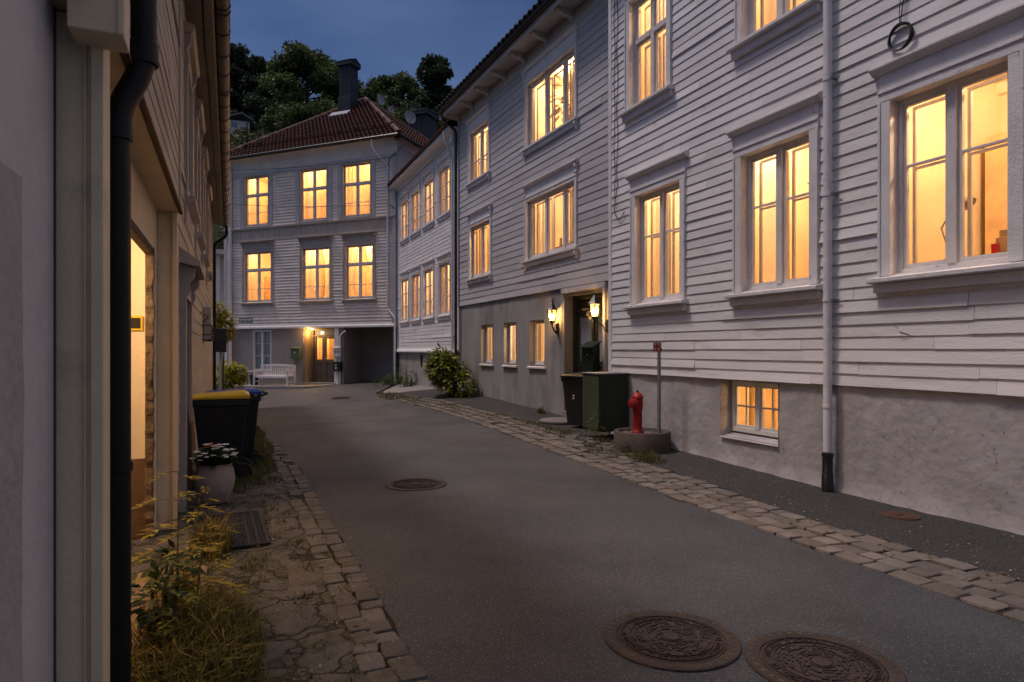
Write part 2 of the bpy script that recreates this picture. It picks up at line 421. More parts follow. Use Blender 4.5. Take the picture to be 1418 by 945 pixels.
# ------------------------------------------------------------------ ground shape
def lerp_tab(tab, x):
    if x <= tab[0][0]: return tab[0][1]
    for (a, b), (c, d) in zip(tab, tab[1:]):
        if x <= c:
            return b+(d-b)*(x-a)/(c-a)
    return tab[-1][1]
def sst(a, b, x):
    t = max(0.0, min(1.0, (x-a)/(b-a)))
    return t*t*(3-2*t)
ROAD_R = [(-6, 4.2), (3.5, 4.2), (4.9, 4.29), (6.1, 4.37), (8, 4.49), (11.1, 4.71), (14.8, 4.78), (18.4, 4.62), (21.3, 4.42), (22.6, 4.7), (24.5, 5.5), (26.8, 6.4), (33, 11)]
STRIP_R = [(-6, 4.93), (4.2, 4.93), (5.9, 5.1), (6.5, 5.12), (9.8, 5.5), (13.2, 5.6), (16.9, 5.45), (20.1, 5.06), (21.3, 4.75)]
ROAD_L = [(-6, 0.88), (9, 0.85), (11.7, 0.77), (13.9, 0.62), (19, 0.5), (22, 0.6), (24.7, 0.7), (27, -1.0), (33, -4)]
def GZ(u, v):
    z = max(0.0, min(1.0, (v-9)/12))*(0.2-0.065*(6.4-max(-1.5, min(u, 8))))
    s = lerp_tab([(5, 0), (9, 0.09), (12, 0.06), (17, 0.13), (20, 0.08), (23.6, 0.02), (26, 0)], v)
    z += s*max(0.0, min(1.0, (u-lerp_tab(ROAD_R, v))/0.9))
    return z

def loft_sheet(name, mat, vs, fl, fr, nu, dz, wob=0.0):
    mb = MB()
    for v in vs:
        a, b = fl(v), fr(v)
        for i in range(nu+1):
            u = a+(b-a)*i/nu
            z = GZ(u, v)+dz
            if wob:
                z += wob*mnoise.noise(Vector((u*1.3, v*1.3, 0)))
            mb.v.append(Vector((u, v, z)))
    n = nu+1
    for j in range(len(vs)-1):
        for i in range(nu):
            mb.f.append((j*n+i, j*n+i+1, (j+1)*n+i+1, (j+1)*n+i))
    return structure(mb.build(name, mat, smooth='all'))

def frange(a, b, s):
    n = int(round((b-a)/s))
    return [a+(b-a)*i/n for i in range(n+1)]

def edge_jit(v, k, amp):
    return amp*mnoise.noise(Vector((v*2.3, k, 0.3)))+amp*0.6*mnoise.noise(Vector((v*7.0, k, 5.3)))

# base ground sheet (to the horizon)
mb = MB()
gx = [-400, -150, -60, -25, -12]+frange(-6, 14, 1.0)+[20, 30, 60, 150, 400]
gy = [-200, -60, -20]+frange(-8, 36, 1.0)+[45, 60, 120, 300, 900]
for v in gy:
    for u in gx:
        mb.v.append(Vector((u, v, GZ(u, v)-0.035)))
n = len(gx)
for j in range(len(gy)-1):
    for i in range(n-1):
        mb.f.append((j*n+i, j*n+i+1, (j+1)*n+i+1, (j+1)*n+i))
structure(mb.build('ground', 'earth', smooth='all'))

loft_sheet('road', 'asphalt', frange(-5, 33, 0.25), lambda v: lerp_tab(ROAD_L, v)+edge_jit(v, 1, 0.035), lambda v: lerp_tab(ROAD_R, v)+edge_jit(v, 2, 0.02), 16, 0.0, 0.012)
loft_sheet('pavement', 'asphalt_walk', frange(-5, 21.2, 0.25), lambda v: lerp_tab(STRIP_R, v)+edge_jit(v, 3, 0.03)-0.02, lambda v: 7.2, 8, 0.008, 0.01)
loft_sheet('footpath', 'paving', frange(-2, 21.5, 0.25), lambda v: -0.75, lambda v: 0.64+edge_jit(v, 4, 0.03)-(0 if v < 9 else min(0.35, (v-9)*0.07)), 8, -0.004, 0.018)
loft_sheet('side_path', 'stone_step', frange(21.0, 27.2, 0.4), lambda v: lerp_tab(ROAD_R, v)+0.25, lambda v: 7.2, 6, 0.012, 0.01)

def stone(mb, u, v, lu, lv, z, h, rot=0.0, bot=-0.04):
    c, s = math.cos(rot), math.sin(rot)
    def ring(k, zz, jit):
        out = []
        nn = 8
        base = [(-1, -.78), (-.84, -1), (.84, -1), (1, -.78), (1, .78), (.84, 1), (-.84, 1), (-1, .78)]
        for (a, b) in base:
            x, y = a*lu/2*k, b*lv/2*k
            out.append((x, y, zz))
        return out
    j = [(U(-.05, .05)*lu, U(-.05, .05)*lv) for _ in range(8)]
    vs = []
    for k, zz in ((1.0, bot), (1.0, h*0.45), (0.95, h*0.9), (0.80, h)):
        for (x, y, q), (jx, jy) in zip(ring(k, zz, 0), j):
            x, y = x+jx*k, y+jy*k
            vs.append((u+x*c-y*s, v+x*s+y*c, z+q+U(-.002, .002)))
    fs = []
    for r in range(3):
        for i in range(8):
            fs.append((r*8+i, r*8+(i+1) % 8, (r+1)*8+(i+1) % 8, (r+1)*8+i))
    fs.append(tuple(range(24, 32)))
    mb.add(vs, fs)

# right-hand sett strip
mb = MB()
bed = MB()
for row in range(4):
    v = -2.0
    while v < 21.6:
        ln = U(0.15, 0.27)
        a, b = lerp_tab(ROAD_R, v), lerp_tab(STRIP_R, v)
        nrow = max(1, round((b-a)/0.185))
        k = row
        if 8.0 < v < 9.9 and row >= 2:
            v += ln
            continue
        if k < 4:
            wd = (b-a)/4
            u = a+wd*(k+0.5)+edge_jit(v, 10, 0.02)
            dvr = (lerp_tab(ROAD_R, v+0.3)-lerp_tab(ROAD_R, v-0.3))/0.6
            if R() > 0.02:
                stone(mb, u+U(-.008, .008), v+ln/2, wd*0.90, ln-0.018, GZ(u, v+ln/2)+U(-.008, .005), U(0.010, 0.020), -math.atan(dvr)+U(-.025, .025))
        v += ln
for i in range(70):   # loose rounded cobbles around the widened middle
    v = U(7.9, 10.1)
    u = U(4.95, 5.55)
    stone(mb, u, v, U(.12, .2), U(.12, .22), GZ(u, v)+U(-.014, .0), U(.015, .03), U(0, 3))
structure(mb.build('gutter_setts', 'sett', smooth=True))
loft_sheet('sett_bed', 'earth', frange(-4, 21.6, 0.4), lambda v: lerp_tab(ROAD_R, v)-0.05, lambda v: lerp_tab(STRIP_R, v)+0.06, 4, -0.006)

# left-hand setts: two rows and flat slabs beside them
mb = MB()
for row in range(2):
    v = 1.0
    while v < 13.5:
        ln = U(0.11, 0.23)
        u = lerp_tab(ROAD_L, v)-0.065-0.135*row+edge_jit(v, 20+row, 0.02)+U(-.01, .01)
        if R() > (0.03 if v < 9 else 0.35):
            stone(mb, u, v+ln/2, 0.130, ln-0.009, GZ(u, v)+U(-.006, .003), U(.012, .022), U(-.1, .1))
        v += ln
v = 2.0
while v < 8.6:
    ln = U(0.3, 0.75)
    u = 0.47+U(-.03, .03)
    if R() > 0.15:
        stone(mb, u, v+ln/2, U(.20, .28), ln-0.02, GZ(u, v)+U(-.016, -.006), U(.010, .016), U(-.06, .06))
    v += ln
structure(mb.build('kerb_setts', 'sett_dark', smooth=True))
loft_sheet('kerb_bed', 'earth', frange(-2, 14, 0.4), lambda v: lerp_tab(ROAD_L, v)-0.32, lambda v: lerp_tab(ROAD_L, v)+0.05, 3, -0.008)

# ------------------------------------------------------------------ wall builders
def wallsheet(mb, F, t0, t1, z0, z1, holes, df, db, ends=True):
    ts = sorted({t0, t1, *[min(max(x, t0), t1) for h in holes for x in h[:2]]})
    zs = sorted({z0, z1, *[min(max(x, z0), z1) for h in holes for x in h[2:]]})
    def inside(t, z):
        return any(h[0] < t < h[1] and h[2] < z < h[3] for h in holes)
    for i in range(len(ts)-1):
        for j in range(len(zs)-1):
            if inside((ts[i]+ts[i+1])/2, (zs[j]+zs[j+1])/2):
                continue
            a, b, c, d = ts[i], ts[i+1], zs[j], zs[j+1]
            mb.quad(F.P(a, c, df), F.P(a, d, df), F.P(b, d, df), F.P(b, c, df))
            mb.quad(F.P(a, c, db), F.P(b, c, db), F.P(b, d, db), F.P(a, d, db))
    rects = [h for h in holes]+([(t0, t1, z0, z1)] if ends else [])
    for a, b, c, d in rects:
        for p, q in (((a, c), (b, c)), ((b, c), (b, d)), ((b, d), (a, d)), ((a, d), (a, c))):
            mb.quad(F.P(p[0], p[1], df), F.P(q[0], q[1], df), F.P(q[0], q[1], db), F.P(p[0], p[1], db))

def rough_sheet(mb, F, t0, t1, zf, z1, holes, df, step=0.12, amp=0.012, seed=0):
    """plaster face as a fine uneven grid, skipping the holes; zf(t) gives the base height"""
    ts = sorted({round(x, 4) for x in frange(t0, t1, step)} | {x for h in holes for x in h[:2]})
    zb = min(zf(t) for t in ts)
    zs = sorted({round(x, 4) for x in frange(zb, z1, step)} | {x for h in holes for x in h[2:]})
    idx = {}
    def vert(i, j):
        if (i, j) not in idx:
            t, z = ts[i], max(zs[j], zf(ts[i])-0.05)
            d = df+amp*mnoise.noise(Vector((t*1.7, z*1.7, seed)))+amp*0.6*mnoise.noise(Vector((t*6, z*6, seed+3)))
            if j == 0:
                d += 0.028+0.045*mnoise.noise(Vector((t*5, 0, seed)))
            idx[(i, j)] = len(mb.v)
            mb.v.append(F.P(t, z, d))
        return idx[(i, j)]
    for i in range(len(ts)-1):
        for j in range(len(zs)-1):
            tc, zc = (ts[i]+ts[i+1])/2, (zs[j]+zs[j+1])/2
            if any(h[0] < tc < h[1] and h[2] < zc < h[3] for h in holes):
                continue
            mb.f.append((vert(i, j), vert(i, j+1), vert(i+1, j+1), vert(i+1, j)))

def siding(mb, F, t0, t1, z0, z1, h, holes, lip=0.030, base=0.006, loose=0.03, joint=2.4, grow=0.05):
    z = z0
    row = 0
    while z < z1-0.01:
        zt = min(z+h, z1)
        blk = sorted((a-grow, b+grow) for a, b, c, d in holes if zt > c+0.005 and z < d-0.005)
        segs, cur = [], t0
        for a, b in blk:
            if a > cur:
                segs.append((cur, min(a, t1)))
            cur = max(cur, b)
        if cur < t1:
            segs.append((cur, t1))
        for a, b in segs:
            cuts = [a]
            x = a+U(0.6, joint*1.3)
            while x < b-0.5:
                cuts.append(x)
                x += U(joint*0.5, joint*1.5)
            cuts.append(b)
            for p, q in zip(cuts, cuts[1:]):
                p2, q2 = p+(0.002 if p > a else 0), q-(0.002 if q < b else 0)
                n = max(1, int((q2-p2)/0.5))
                off = U(-.003, .004)+(U(.006, .016) if R() < loose else 0)
                dz = U(-.004, .004)
                tilt = U(-.004, .004) if R() < 0.3 else U(-.0012, .0012)
                b0 = len(mb.v)
                for i in range(n+1):
                    t = p2+(q2-p2)*i/n
                    w = 0.003*mnoise.noise(Vector((t*1.1, row*3.7, F.o[0])))
                    zz = dz+tilt*(i/n-0.5)*2+w
                    bb = lip+off+w
                    mb.v += [F.P(t, z+zz, 0.0), F.P(t, z+zz-0.002, bb), F.P(t, zt+zz+0.012, base+0.010)]
                for i in range(n):
                    k = b0+i*3
                    mb.f.append((k, k+3, k+4, k+1))
                    mb.f.append((k+1, k+4, k+5, k+2))
                mb.f.append((b0, b0+1, b0+2))
                k = b0+n*3
                mb.f.append((k, k+2, k+1))
        z += h
        row += 1

WARM = (1.0, 0.57, 0.22)
def room(house, F, t0, t1, z0, z1, d0, d1, power, col=(1.0, 0.67, 0.37), mat='room', lt=None, lz=None, ld=None, size=0.5):
    mb = MB()
    P = F.P
    mb.quad(P(t0, z0, d0), P(t1, z0, d0), P(t1, z0, d1), P(t0, z0, d1))
    mb.quad(P(t0, z1, d0), P(t0, z1, d1), P(t1, z1, d1), P(t1, z1, d0))
    mb.quad(P(t0, z0, d1), P(t1, z0, d1), P(t1, z1, d1), P(t0, z1, d1))
    mb.quad(P(t0, z0, d0), P(t0, z0, d1), P(t0, z1, d1), P(t0, z1, d0))
    mb.quad(P(t1, z0, d0), P(t1, z1, d0), P(t1, z1, d1), P(t1, z0, d1))
    # a few mouldings so that the room has corners to read
    mb.fbox(F, t0, t1, z0+0.85, z0+0.9, d1, d1+0.03)
    w = (t1-t0)
    mb.fbox(F, t0+w*0.30, t0+w*0.30+0.9, z0, z0+2.05, d1, d1+0.05)
    o = mb.build('interior', mat, house)
    if z1-z0 > 2.2:
        m2 = MB()      # cornice, panelled door and a tall built-in cupboard
        m2.fbox(F, t0, t1, z1-0.14, z1-0.002, d1+0.002, d1+0.09)
        x = t0+w*0.30
        for k in range(2):
            m2.fbox(F, x+.12+k*.36, x+.42+k*.36, z0+.2, z0+.9, d1+.05, d1+.065)
            m2.fbox(F, x+.12+k*.36, x+.42+k*.36, z0+1.1, z0+1.9, d1+.05, d1+.065)
        m2.fbox(F, x-.1, x, z0, z0+2.15, d1, d1+.07)
        m2.fbox(F, x+.9, x+1.0, z0, z0+2.15, d1, d1+.07)
        m2.fbox(F, x-.1, x+1.0, z0+2.05, z0+2.15, d1+.07, d1+.09)
        m2.build('woodwork', 'room_wood', o)
        m3 = MB()
        c = t0+w*U(.62, .8)
        m3.fbox(F, c, min(t1-.02, c+U(.5, .9)), z0, z0+U(1.9, 2.35), d1, d1+.5)
        for k in range(3):
            a_ = t0+w*U(.05, .9)
            b_ = z0+U(1.35, 1.75)
            if not (x-.3 < a_ < x+1.0):
                m3.fbox(F, a_, a_+U(.2, .45), b_, b_+U(.25, .5), d1, d1+.03)
        m3.fbox(F, t0, t0+.25, z0, z0+U(1.8, 2.3), d0-1.4, d0-.9)
        m3.build('fitted_cupboard', random.choice(['room_oak', 'room_wood', 'room_oak']), o)
    ld_ = bpy.data.lights.new('room_light', 'POINT')
    ld_.shadow_soft_size = 0.12
    ld_.energy = power
    ld_.color = col
    lo = bpy.data.objects.new('room_light', ld_)
    COL.objects.link(lo)
    lo.location = P((t0+t1)/2+U(-.22, .22)*(t1-t0) if lt is None else lt, (z1-0.25) if lz is None else lz, (d0-0.75) if ld is None else ld)
    return lo

def curtain(par, F, t0, t1, z0, z1, d, mat='curtain', full=0.03, gather=0.0):
    mb = MB()
    n = max(8, int((t1-t0)/0.018))
    ph = U(0, 6)
    zs = [z0, z0+(z1-z0)*0.35, z0+(z1-z0)*0.7, z1]
    b = len(mb.v)
    for j, z in enumerate(zs):
        for i in range(n+1):
            f = i/n
            t = t0+(t1-t0)*f
            if gather:
                g = gather*math.sin(PI*min(1, (z-z0)/(z1-z0)*1.2))
                t = t+(1-f)*g if gather > 0 else t+f*g
            mb.v.append(F.P(t, z, d+full*math.sin(f*(t1-t0)*34+ph+0.3*j)*(0.6+0.4*math.sin(f*9+ph))))
    for j in range(3):
        for i in range(n):
            k = b+j*(n+1)+i
            mb.f.append((k, k+1, k+n+2, k+n+1))
    return mb.build('curtain', mat, par, smooth='all')

def window(house, F, t0, t1, z0, z1, cols, bars, casing=0.13, frieze=0.25, hood=0.07, sillp=0.10, mat='trim_white', sash='trim_sash',
           proud=0.05, recess=0.10, double=True, curtains='side', style='A', cmat='curtain', bevel=0.004, apron=0.09, transom=None, glass='glass'):
    """cols: list of relative t positions of mullions (fractions); bars: fractions of height for glazing bars"""
    # outer casing
    mb = MB()
    cz = z1+casing*0.9
    if casing:
        mb.fbox(F, t0-casing, t0, z0-0.02, z1, 0, proud)
        mb.fbox(F, t1, t1+casing, z0-0.02, z1, 0, proud)
        mb.fbox(F, t0-casing, t1+casing, z1, cz, 0, proud+0.003)
        # raised outer bead
        mb.fbox(F, t0-casing, t0-casing+0.03, z0-0.02, z1, proud, proud+0.015)
        mb.fbox(F, t1+casing-0.03, t1+casing, z0-0.02, z1, proud, proud+0.015)
        mb.fbox(F, t0-casing, t1+casing, cz-0.03, cz-0.001, proud+0.003, proud+0.017)
    # frame in the opening
    fw = 0.045
    rd = -recess
    mb.fbox(F, t0, t0+fw, z0, z1, rd-0.05, rd+0.03)
    mb.fbox(F, t1-fw, t1, z0, z1, rd-0.05, rd+0.03)
    mb.fbox(F, t0+fw, t1-fw, z1-fw, z1, rd-0.05, rd+0.028)
    mb.fbox(F, t0+fw, t1-fw, z0, z0+fw, rd-0.05, rd+0.034)
    w = mb.build('window', mat, house, bevel=bevel)
    if frieze:
        m2 = MB()
        m2.fbox(F, t0-casing+0.005, t1+casing-0.005, cz, cz+frieze, 0, proud-0.008)
        hz = cz+frieze
        o = casing+0.06
        m2.fprism(F, [(0, hz), (proud+0.015, hz), (proud+0.03, hz+0.025), (proud+hood*0.6, hz+0.03), (proud+hood, hz+0.05), (proud+hood, hz+0.075), (0, hz+0.115)], t0-o, t1+o)
        m2.build('hood', mat, w, bevel=bevel)
        if style in ('B', 'D'):
            for tt in (t0-casing-0.01, t1+casing-0.06):
                m3 = MB()
                m3.fprism(F, [(0, hz), (proud+hood*0.75, hz), (proud+hood*0.7, hz-0.06), (proud+0.02, hz-0.12), (proud+0.03, hz-0.17), (proud+0.006, hz-0.22), (0, hz-0.22)], tt, tt+0.07)
                m3.build('hood_bracket', mat, w)
    # sill
    m4 = MB()
    so = casing+0.06
    m4.fprism(F, [(-recess+0.03, z0-0.005), (proud+sillp, z0-0.045), (proud+sillp, z0-0.085), (proud+sillp-0.03, z0-0.095), (0.0, z0-0.1)], t0-so, t1+so)
    if apron:
        m4.fprism(F, [(0, z0-0.101), (proud+sillp*0.45, z0-0.101), (proud+sillp*0.3, z0-0.101-apron), (0, z0-0.101-apron)], t0-so+0.03, t1+so-0.03)
    m4.build('sill', mat, w, bevel=bevel)
    if style == 'B':
        for tt in (t0-casing-0.02, t1+casing-0.05):
            m5 = MB()
            m5.fprism(F, [(0, z0-0.1), (proud+sillp*0.8, z0-0.1), (proud+sillp*0.8, z0-0.16), (proud+0.02, z0-0.2), (proud+0.02, z0-0.26), (0, z0-0.28)], tt, tt+0.07)
            m5.build('sill_bracket', mat, w)
    # mullions and sashes
    ms = MB()
    gl = MB()
    inner = MB()
    ed = [t0+fw]+[t0+(t1-t0)*c for c in cols]+[t1-fw]
    for i, c in enumerate(ed[1:-1]):
        ms.fbox(F, c-0.042, c+0.042, z0+fw, z1-fw, rd-0.045, rd+0.045)
    zed = [(z0+fw, z1-fw)]
    if transom:
        zt = z0+(z1-z0)*transom
        for i in range(len(ed)-1):
            ms.fbox(F, ed[i]+(0.042 if i else 0), ed[i+1]-(0.042 if i < len(ed)-2 else 0), zt-0.035, zt+0.035, rd-0.04, rd+0.05)
        zed = [(z0+fw, zt-0.035), (zt+0.035, z1-fw)]
    for i in range(len(ed)-1):
        a = ed[i]+(0.042 if i else 0)
        b = ed[i+1]-(0.042 if i < len(ed)-2 else 0)
        for zi, (za, zb) in enumerate(zed):
            sw = 0.035
            for (p, q, r_, s_) in ((a, a+sw, za, zb), (b-sw, b, za, zb), (a+sw, b-sw, za, za+sw*1.3), (a+sw, b-sw, zb-sw, zb)):
                ms.fbox(F, p, q, r_, s_, rd-0.03, rd+0.012)
            if zi == 0:
                for k in bars:
                    zz = za+(zb-za)*k
                    ms.fbox(F, a+sw, b-sw, zz-0.013, zz+0.013, rd-0.025, rd+0.01)
            gl.quad(F.P(a+sw, za+sw, rd-0.012), F.P(a+sw, zb-sw, rd-0.012), F.P(b-sw, zb-sw, rd-0.012), F.P(b-sw, za+sw, rd-0.012))
            if double:
                q = rd-0.14
                for (p, r2, z3, z4) in ((a-0.01, a+0.022, za, zb), (b-0.022, b+0.01, za, zb), (a+0.022, b-0.022, za, za+0.03), (a+0.022, b-0.022, zb-0.03, zb)):
                    inner.fbox(F, p, r2, z3, z4, q-0.03, q)
                if zi == 0:
                    for k in bars:
                        zz = za+(zb-za)*k
                        inner.fbox(F, a+0.022, b-0.022, zz-0.012, zz+0.012, q-0.025, q)
    ms.build('sash', sash, w, bevel=bevel*0.6)
    gl.build('pane', glass, w)
    if double:
        inner.build('inner_sash', sash, w)
    cd = rd-0.24
    wd = t1-t0
    if curtains == 'side':
        curtain(w, F, t0-0.03, t0+wd*U(.17, .24), z0-0.1, z1+0.05, cd, cmat, gather=0.0)
        curtain(w, F, t1-wd*U(.17, .24), t1+0.03, z0-0.1, z1+0.05, cd, cmat)
    elif curtains == 'sheer':
        curtain(w, F, t0-0.03, t1+0.03, z0-0.1, z1+0.05, cd, 'sheer', full=0.03)
        curtain(w, F, t0-0.03, t0+wd*U(.14, .2), z0-0.1, z1+0.05, cd-0.07, cmat)
        curtain(w, F, t1-wd*U(.14, .2), t1+0.03, z0-0.1, z1+0.05, cd-0.07, cmat)
    elif curtains == 'tied':
        curtain(w, F, t0-0.03, t0+wd*.46, z0-0.1, z1+0.05, cd, cmat, gather=-0.26*wd)
        curtain(w, F, t0+wd*.54, t1+0.03, z0-0.1, z1+0.05, cd, cmat, gather=0.26*wd)
    elif curtains == 'full':
        curtain(w, F, t0-0.03, t1+0.03, z0-0.1, z1+0.05, cd, cmat, full=0.025)
    elif curtains == 'left':
        curtain(w, F, t0+wd*0.62, t1+0.03, z0-0.1, z1+0.05, cd, cmat)
    elif curtains == 'half':
        curtain(w, F, t0-0.03, t1+0.03, z0-0.05, z0+(z1-z0)*0.45, cd, cmat, full=0.02)
        curtain(w, F, t0-0.03, t0+wd*0.2, z0-0.1, z1+0.05, cd-0.06, cmat)
    return w

def roof_slab(house, F, t0, t1, prof, mat, name='roof'):
    mb = MB()
    mb.fprism(F, prof, t0, t1)
    return mb.build(name, mat, house)

def downpipe(house, pts, r, mat, name='downpipe', clips=(), n=12):
    mb = MB()
    mb.tube(pts, r, n)
    o = mb.build(name, mat, house, smooth=True)
    if clips:
        for c in clips:
            m2 = MB()
            m2.lathe([(r+0.001, -0.016), (r+0.007, -0.016), (r+0.007, 0.016), (r+0.001, 0.016)], c, 12)
            m2.build('pipe_clip', mat, o)
    return o

def bend(pts, k=4):
    """round the corners of a polyline"""
    pts = [Vector(p) for p in pts]
    out = [pts[0]]
    for a, b, c in zip(pts, pts[1:], pts[2:]):
        l = min((b-a).length, (c-b).length)*0.45
        l = min(l, 0.12)
        p, q = b+(a-b).normalized()*l, b+(c-b).normalized()*l
        for i in range(k+1):
            f = i/k
            out.append((p*(1-f)+b*f)*(1-f)+(b*(1-f)+q*f)*f)
    out.append(pts[-1])
    return out
# ================================================================== WHITE HOUSE (right, near)
FA = Fr((6.15, 0), (0, 1))
hA = thing('house', 'white clapboard house nearest on the right with tall windows and a low basement window', 'house', (6.15, 4, 0))
wA = [(7.82, 8.97, 2.34, 4.09), (5.48, 6.57, 2.34, 4.09), (3.40, 4.48, 2.34, 4.09), (8.14, 9.14, 5.58, 7.35), (5.48, 6.55, 5.58, 7.35)]
bA = (5.98, 7.0, 0.41, 1.165)
mb = MB()
wallsheet(mb, FA, -1.5, 9.79, 1.18, 8.7, wA, 0.0, -0.2)
mb.fbox(FA, 9.59, 9.785, 0, 8.7, -8, -0.201)
mb.fbox(FA, -1.5, -1.3, 0, 8.7, -8, -0.201)
mb.build('wall', 'paint_white', hA)
mb = MB()
siding(mb, FA, -1.5, 9.70, 1.185, 8.6, 0.1325, wA, lip=0.030, loose=0.05)
sidA = mb.build('siding', 'paint_white', hA)
mb = MB()
mb.fbox(FA, 9.70, 9.80, 1.18, 8.6, -0.0, 0.036)
mb.build('corner_board', 'trim_white', hA, bevel=0.004)
mb = MB()
rough_sheet(mb, FA, -1.5, 9.79, lambda t: GZ(6.1, t), 1.19, [bA], -0.014, 0.11, 0.014, 1.0)
mb.quad(FA.P(9.79, -0.3, 0.0), FA.P(9.79, 1.19, 0.0), FA.P(9.79, 1.19, -0.3), FA.P(9.79, -0.3, -0.3))
a, b, c, d = bA
for p, q in (((a, c), (a, d)), ((b, c), (b, d)), ((a, d), (b, d))):
    mb.quad(FA.P(p[0], p[1], 0.0), FA.P(q[0], q[1], 0.0), FA.P(q[0]+(0.03 if q[0] == a else -0.05), q[1], -0.26), FA.P(p[0]+(0.03 if p[0] == a else -0.05), p[1], -0.26))
mb.quad(FA.P(a, c-0.02, 0.015), FA.P(b, c-0.02, 0.015), FA.P(b-0.05, c+0.06, -0.26), FA.P(a+0.03, c+0.06, -0.26))
wallsheet(mb, FA, -1.5, 9.78, -0.3, 1.185, [(a+0.02, b-0.04, c+0.04, d)], -0.255, -0.3)
mb.build('foundation', 'plaster_A', hA, smooth=True)
curt = ['side', 'side', 'none', 'side', 'side']
for i, (a, b, c, d) in enumerate(wA):
    if i < 3:
        window(hA, FA, a, b, c, d, [0.5], [0.62], curtains=['sheer', 'left', 'none'][i], casing=0.13, frieze=0.17)
    else:
        window(hA, FA, a, b, c, d, [0.5], [], transom=0.62, curtains='sheer', casing=0.12, frieze=0.2)
# basement casement window set deep in the plaster
a, b, c, d = bA
mb = MB()
F = FA
a2, b2, c2, d2 = a+0.03, b-0.05, c+0.06, d
mb.fbox(F, a2, a2+0.05, c2, d2, -0.25, -0.16); mb.fbox(F, b2-0.05, b2, c2, d2, -0.25, -0.16)
mb.fbox(F, a2+0.05, b2-0.05, d2-0.06, d2, -0.25, -0.162); mb.fbox(F, a2+0.05, b2-0.05, c2, c2+0.06, -0.25, -0.155)
bw = mb.build('basement_window', 'trim_sash', hA, bevel=0.004)
ms, gl = MB(), MB()
mid = (a2+b2)/2
ms.fbox(F, mid-0.035, mid+0.035, c2+0.06, d2-0.06, -0.245, -0.15)
for p, q in ((a2+0.05, mid-0.035), (mid+0.035, b2-0.05)):
    for r0, r1, s0, s1 in ((p, p+.03, c2+.06, d2-.06), (q-.03, q, c2+.06, d2-.06), (p+.03, q-.03, c2+.06, c2+.095), (p+.03, q-.03, d2-.09, d2-.06)):
        ms.fbox(F, r0, r1, s0, s1, -0.23, -0.175)
    m_ = (p+q)/2
    zc = (c2+d2)/2
    ms.fbox(F, m_-0.012, m_+0.012, c2+.095, d2-.09, -0.22, -0.185)
    ms.fbox(F, p+.03, m_-.012, zc-0.012, zc+0.012, -0.221, -0.186)
    ms.fbox(F, m_+.012, q-.03, zc-0.012, zc+0.012, -0.221, -0.186)
    gl.quad(F.P(p+.03, c2+.09, -.2), F.P(q-.03, c2+.09, -.2), F.P(q-.03, d2-.09, -.2), F.P(p+.03, d2-.09, -.2))
ms.build('sash', 'trim_sash', bw, bevel=0.003)
gl.build('pane', 'glass', bw)
curtain(bw, F, b2-0.17, b2+0.02, c2-0.05, d2, -0.42, 'curtain_dim')
curtain(bw, F, a2-0.02, mid-0.22, c2-0.05, d2, -0.42, 'curtain_dim')
PW = 175
room(hA, FA, 7.25, 9.55, 2.0, 4.85, -0.2, -2.6, PW)
room(hA, FA, 5.0, 7.2, 2.0, 4.85, -0.2, -2.6, PW)
room(hA, FA, 2.4, 4.95, 2.0, 4.85, -0.2, -2.6, PW*1.1)
room(hA, FA, 7.3, 9.55, 5.2, 8.0, -0.2, -2.6, PW)
room(hA, FA, 4.6, 7.25, 5.2, 8.0, -0.2, -2.6, PW)
room(hA, FA, 5.7, 7.3, 0.02, 1.3, -0.3, -1.9, 40, WARM, lz=1.0, ld=-0.8, lt=5.98)
# downpipe with black cast foot
dpA = downpipe(hA, [FA.P(5.18, 8.2, 0.10), FA.P(5.18, 0.45, 0.10)], 0.045, 'trim_white', clips=[FA.P(5.18, z, 0.10) for z in (0.95, 2.12, 3.28, 4.55, 6.2, 7.6)], n=16)
mb = MB()
for z in (2.12, 3.28, 4.55):
    mb.fbox(FA, 5.11, 5.135, z-0.012, z+0.012, 0.02, 0.115)
    mb.fbox(FA, 5.06, 5.11, z-0.006, z+0.006, 0.05, 0.062)
mb.build('pipe_bracket', 'zinc', dpA)
mb = MB()
g0 = GZ(6.05, 5.18)
mb.lathe([(0.056, 0.30), (0.056, 0.0), (0.056, 0.43), (0.062, 0.43), (0.062, 0.39), (0.055, 0.385), (0.055, 0.2), (0.06, 0.19), (0.062, 0.0)][4:][::-1]+[(0.062, 0.43)], (6.05, 5.18, g0), 16)
mb.build('pipe_foot', 'black_metal', dpA, smooth=True)
roof_slab(hA, FA, -1.6, 9.9, [(0.5, 8.55), (0.55, 8.62), (-4.0, 11.6), (-8.5, 8.6), (-8.4, 8.5), (-4.0, 11.45)], 'tile_dark')
mb = MB()
mb.fbox(FA, -1.5, 9.79, 8.58, 8.64, -0.05, 0.45)
mb.build('soffit', 'trim_white', hA)
# small torn flaps and nail holes in the cladding
for t, z, s in ((4.33, 1.73, 0.05), (4.42, 1.80, 0.015), (8.78, 5.02, 0.025), (8.45, 5.12, 0.025)):
    mb = MB()
    mb.add([FA.P(t-s, z-0.012, 0.034), FA.P(t-s*.3, z+0.004, 0.046), FA.P(t+s, z+0.022, 0.052), FA.P(t+s*1.05, z+0.008, 0.036), FA.P(t-s*.2, z-0.008, 0.036), FA.P(t-s, z-0.022, 0.033)], [(0, 1, 4, 5), (1, 2, 3, 4)])
    mb.build('torn_flap', 'plank_dark', hA)

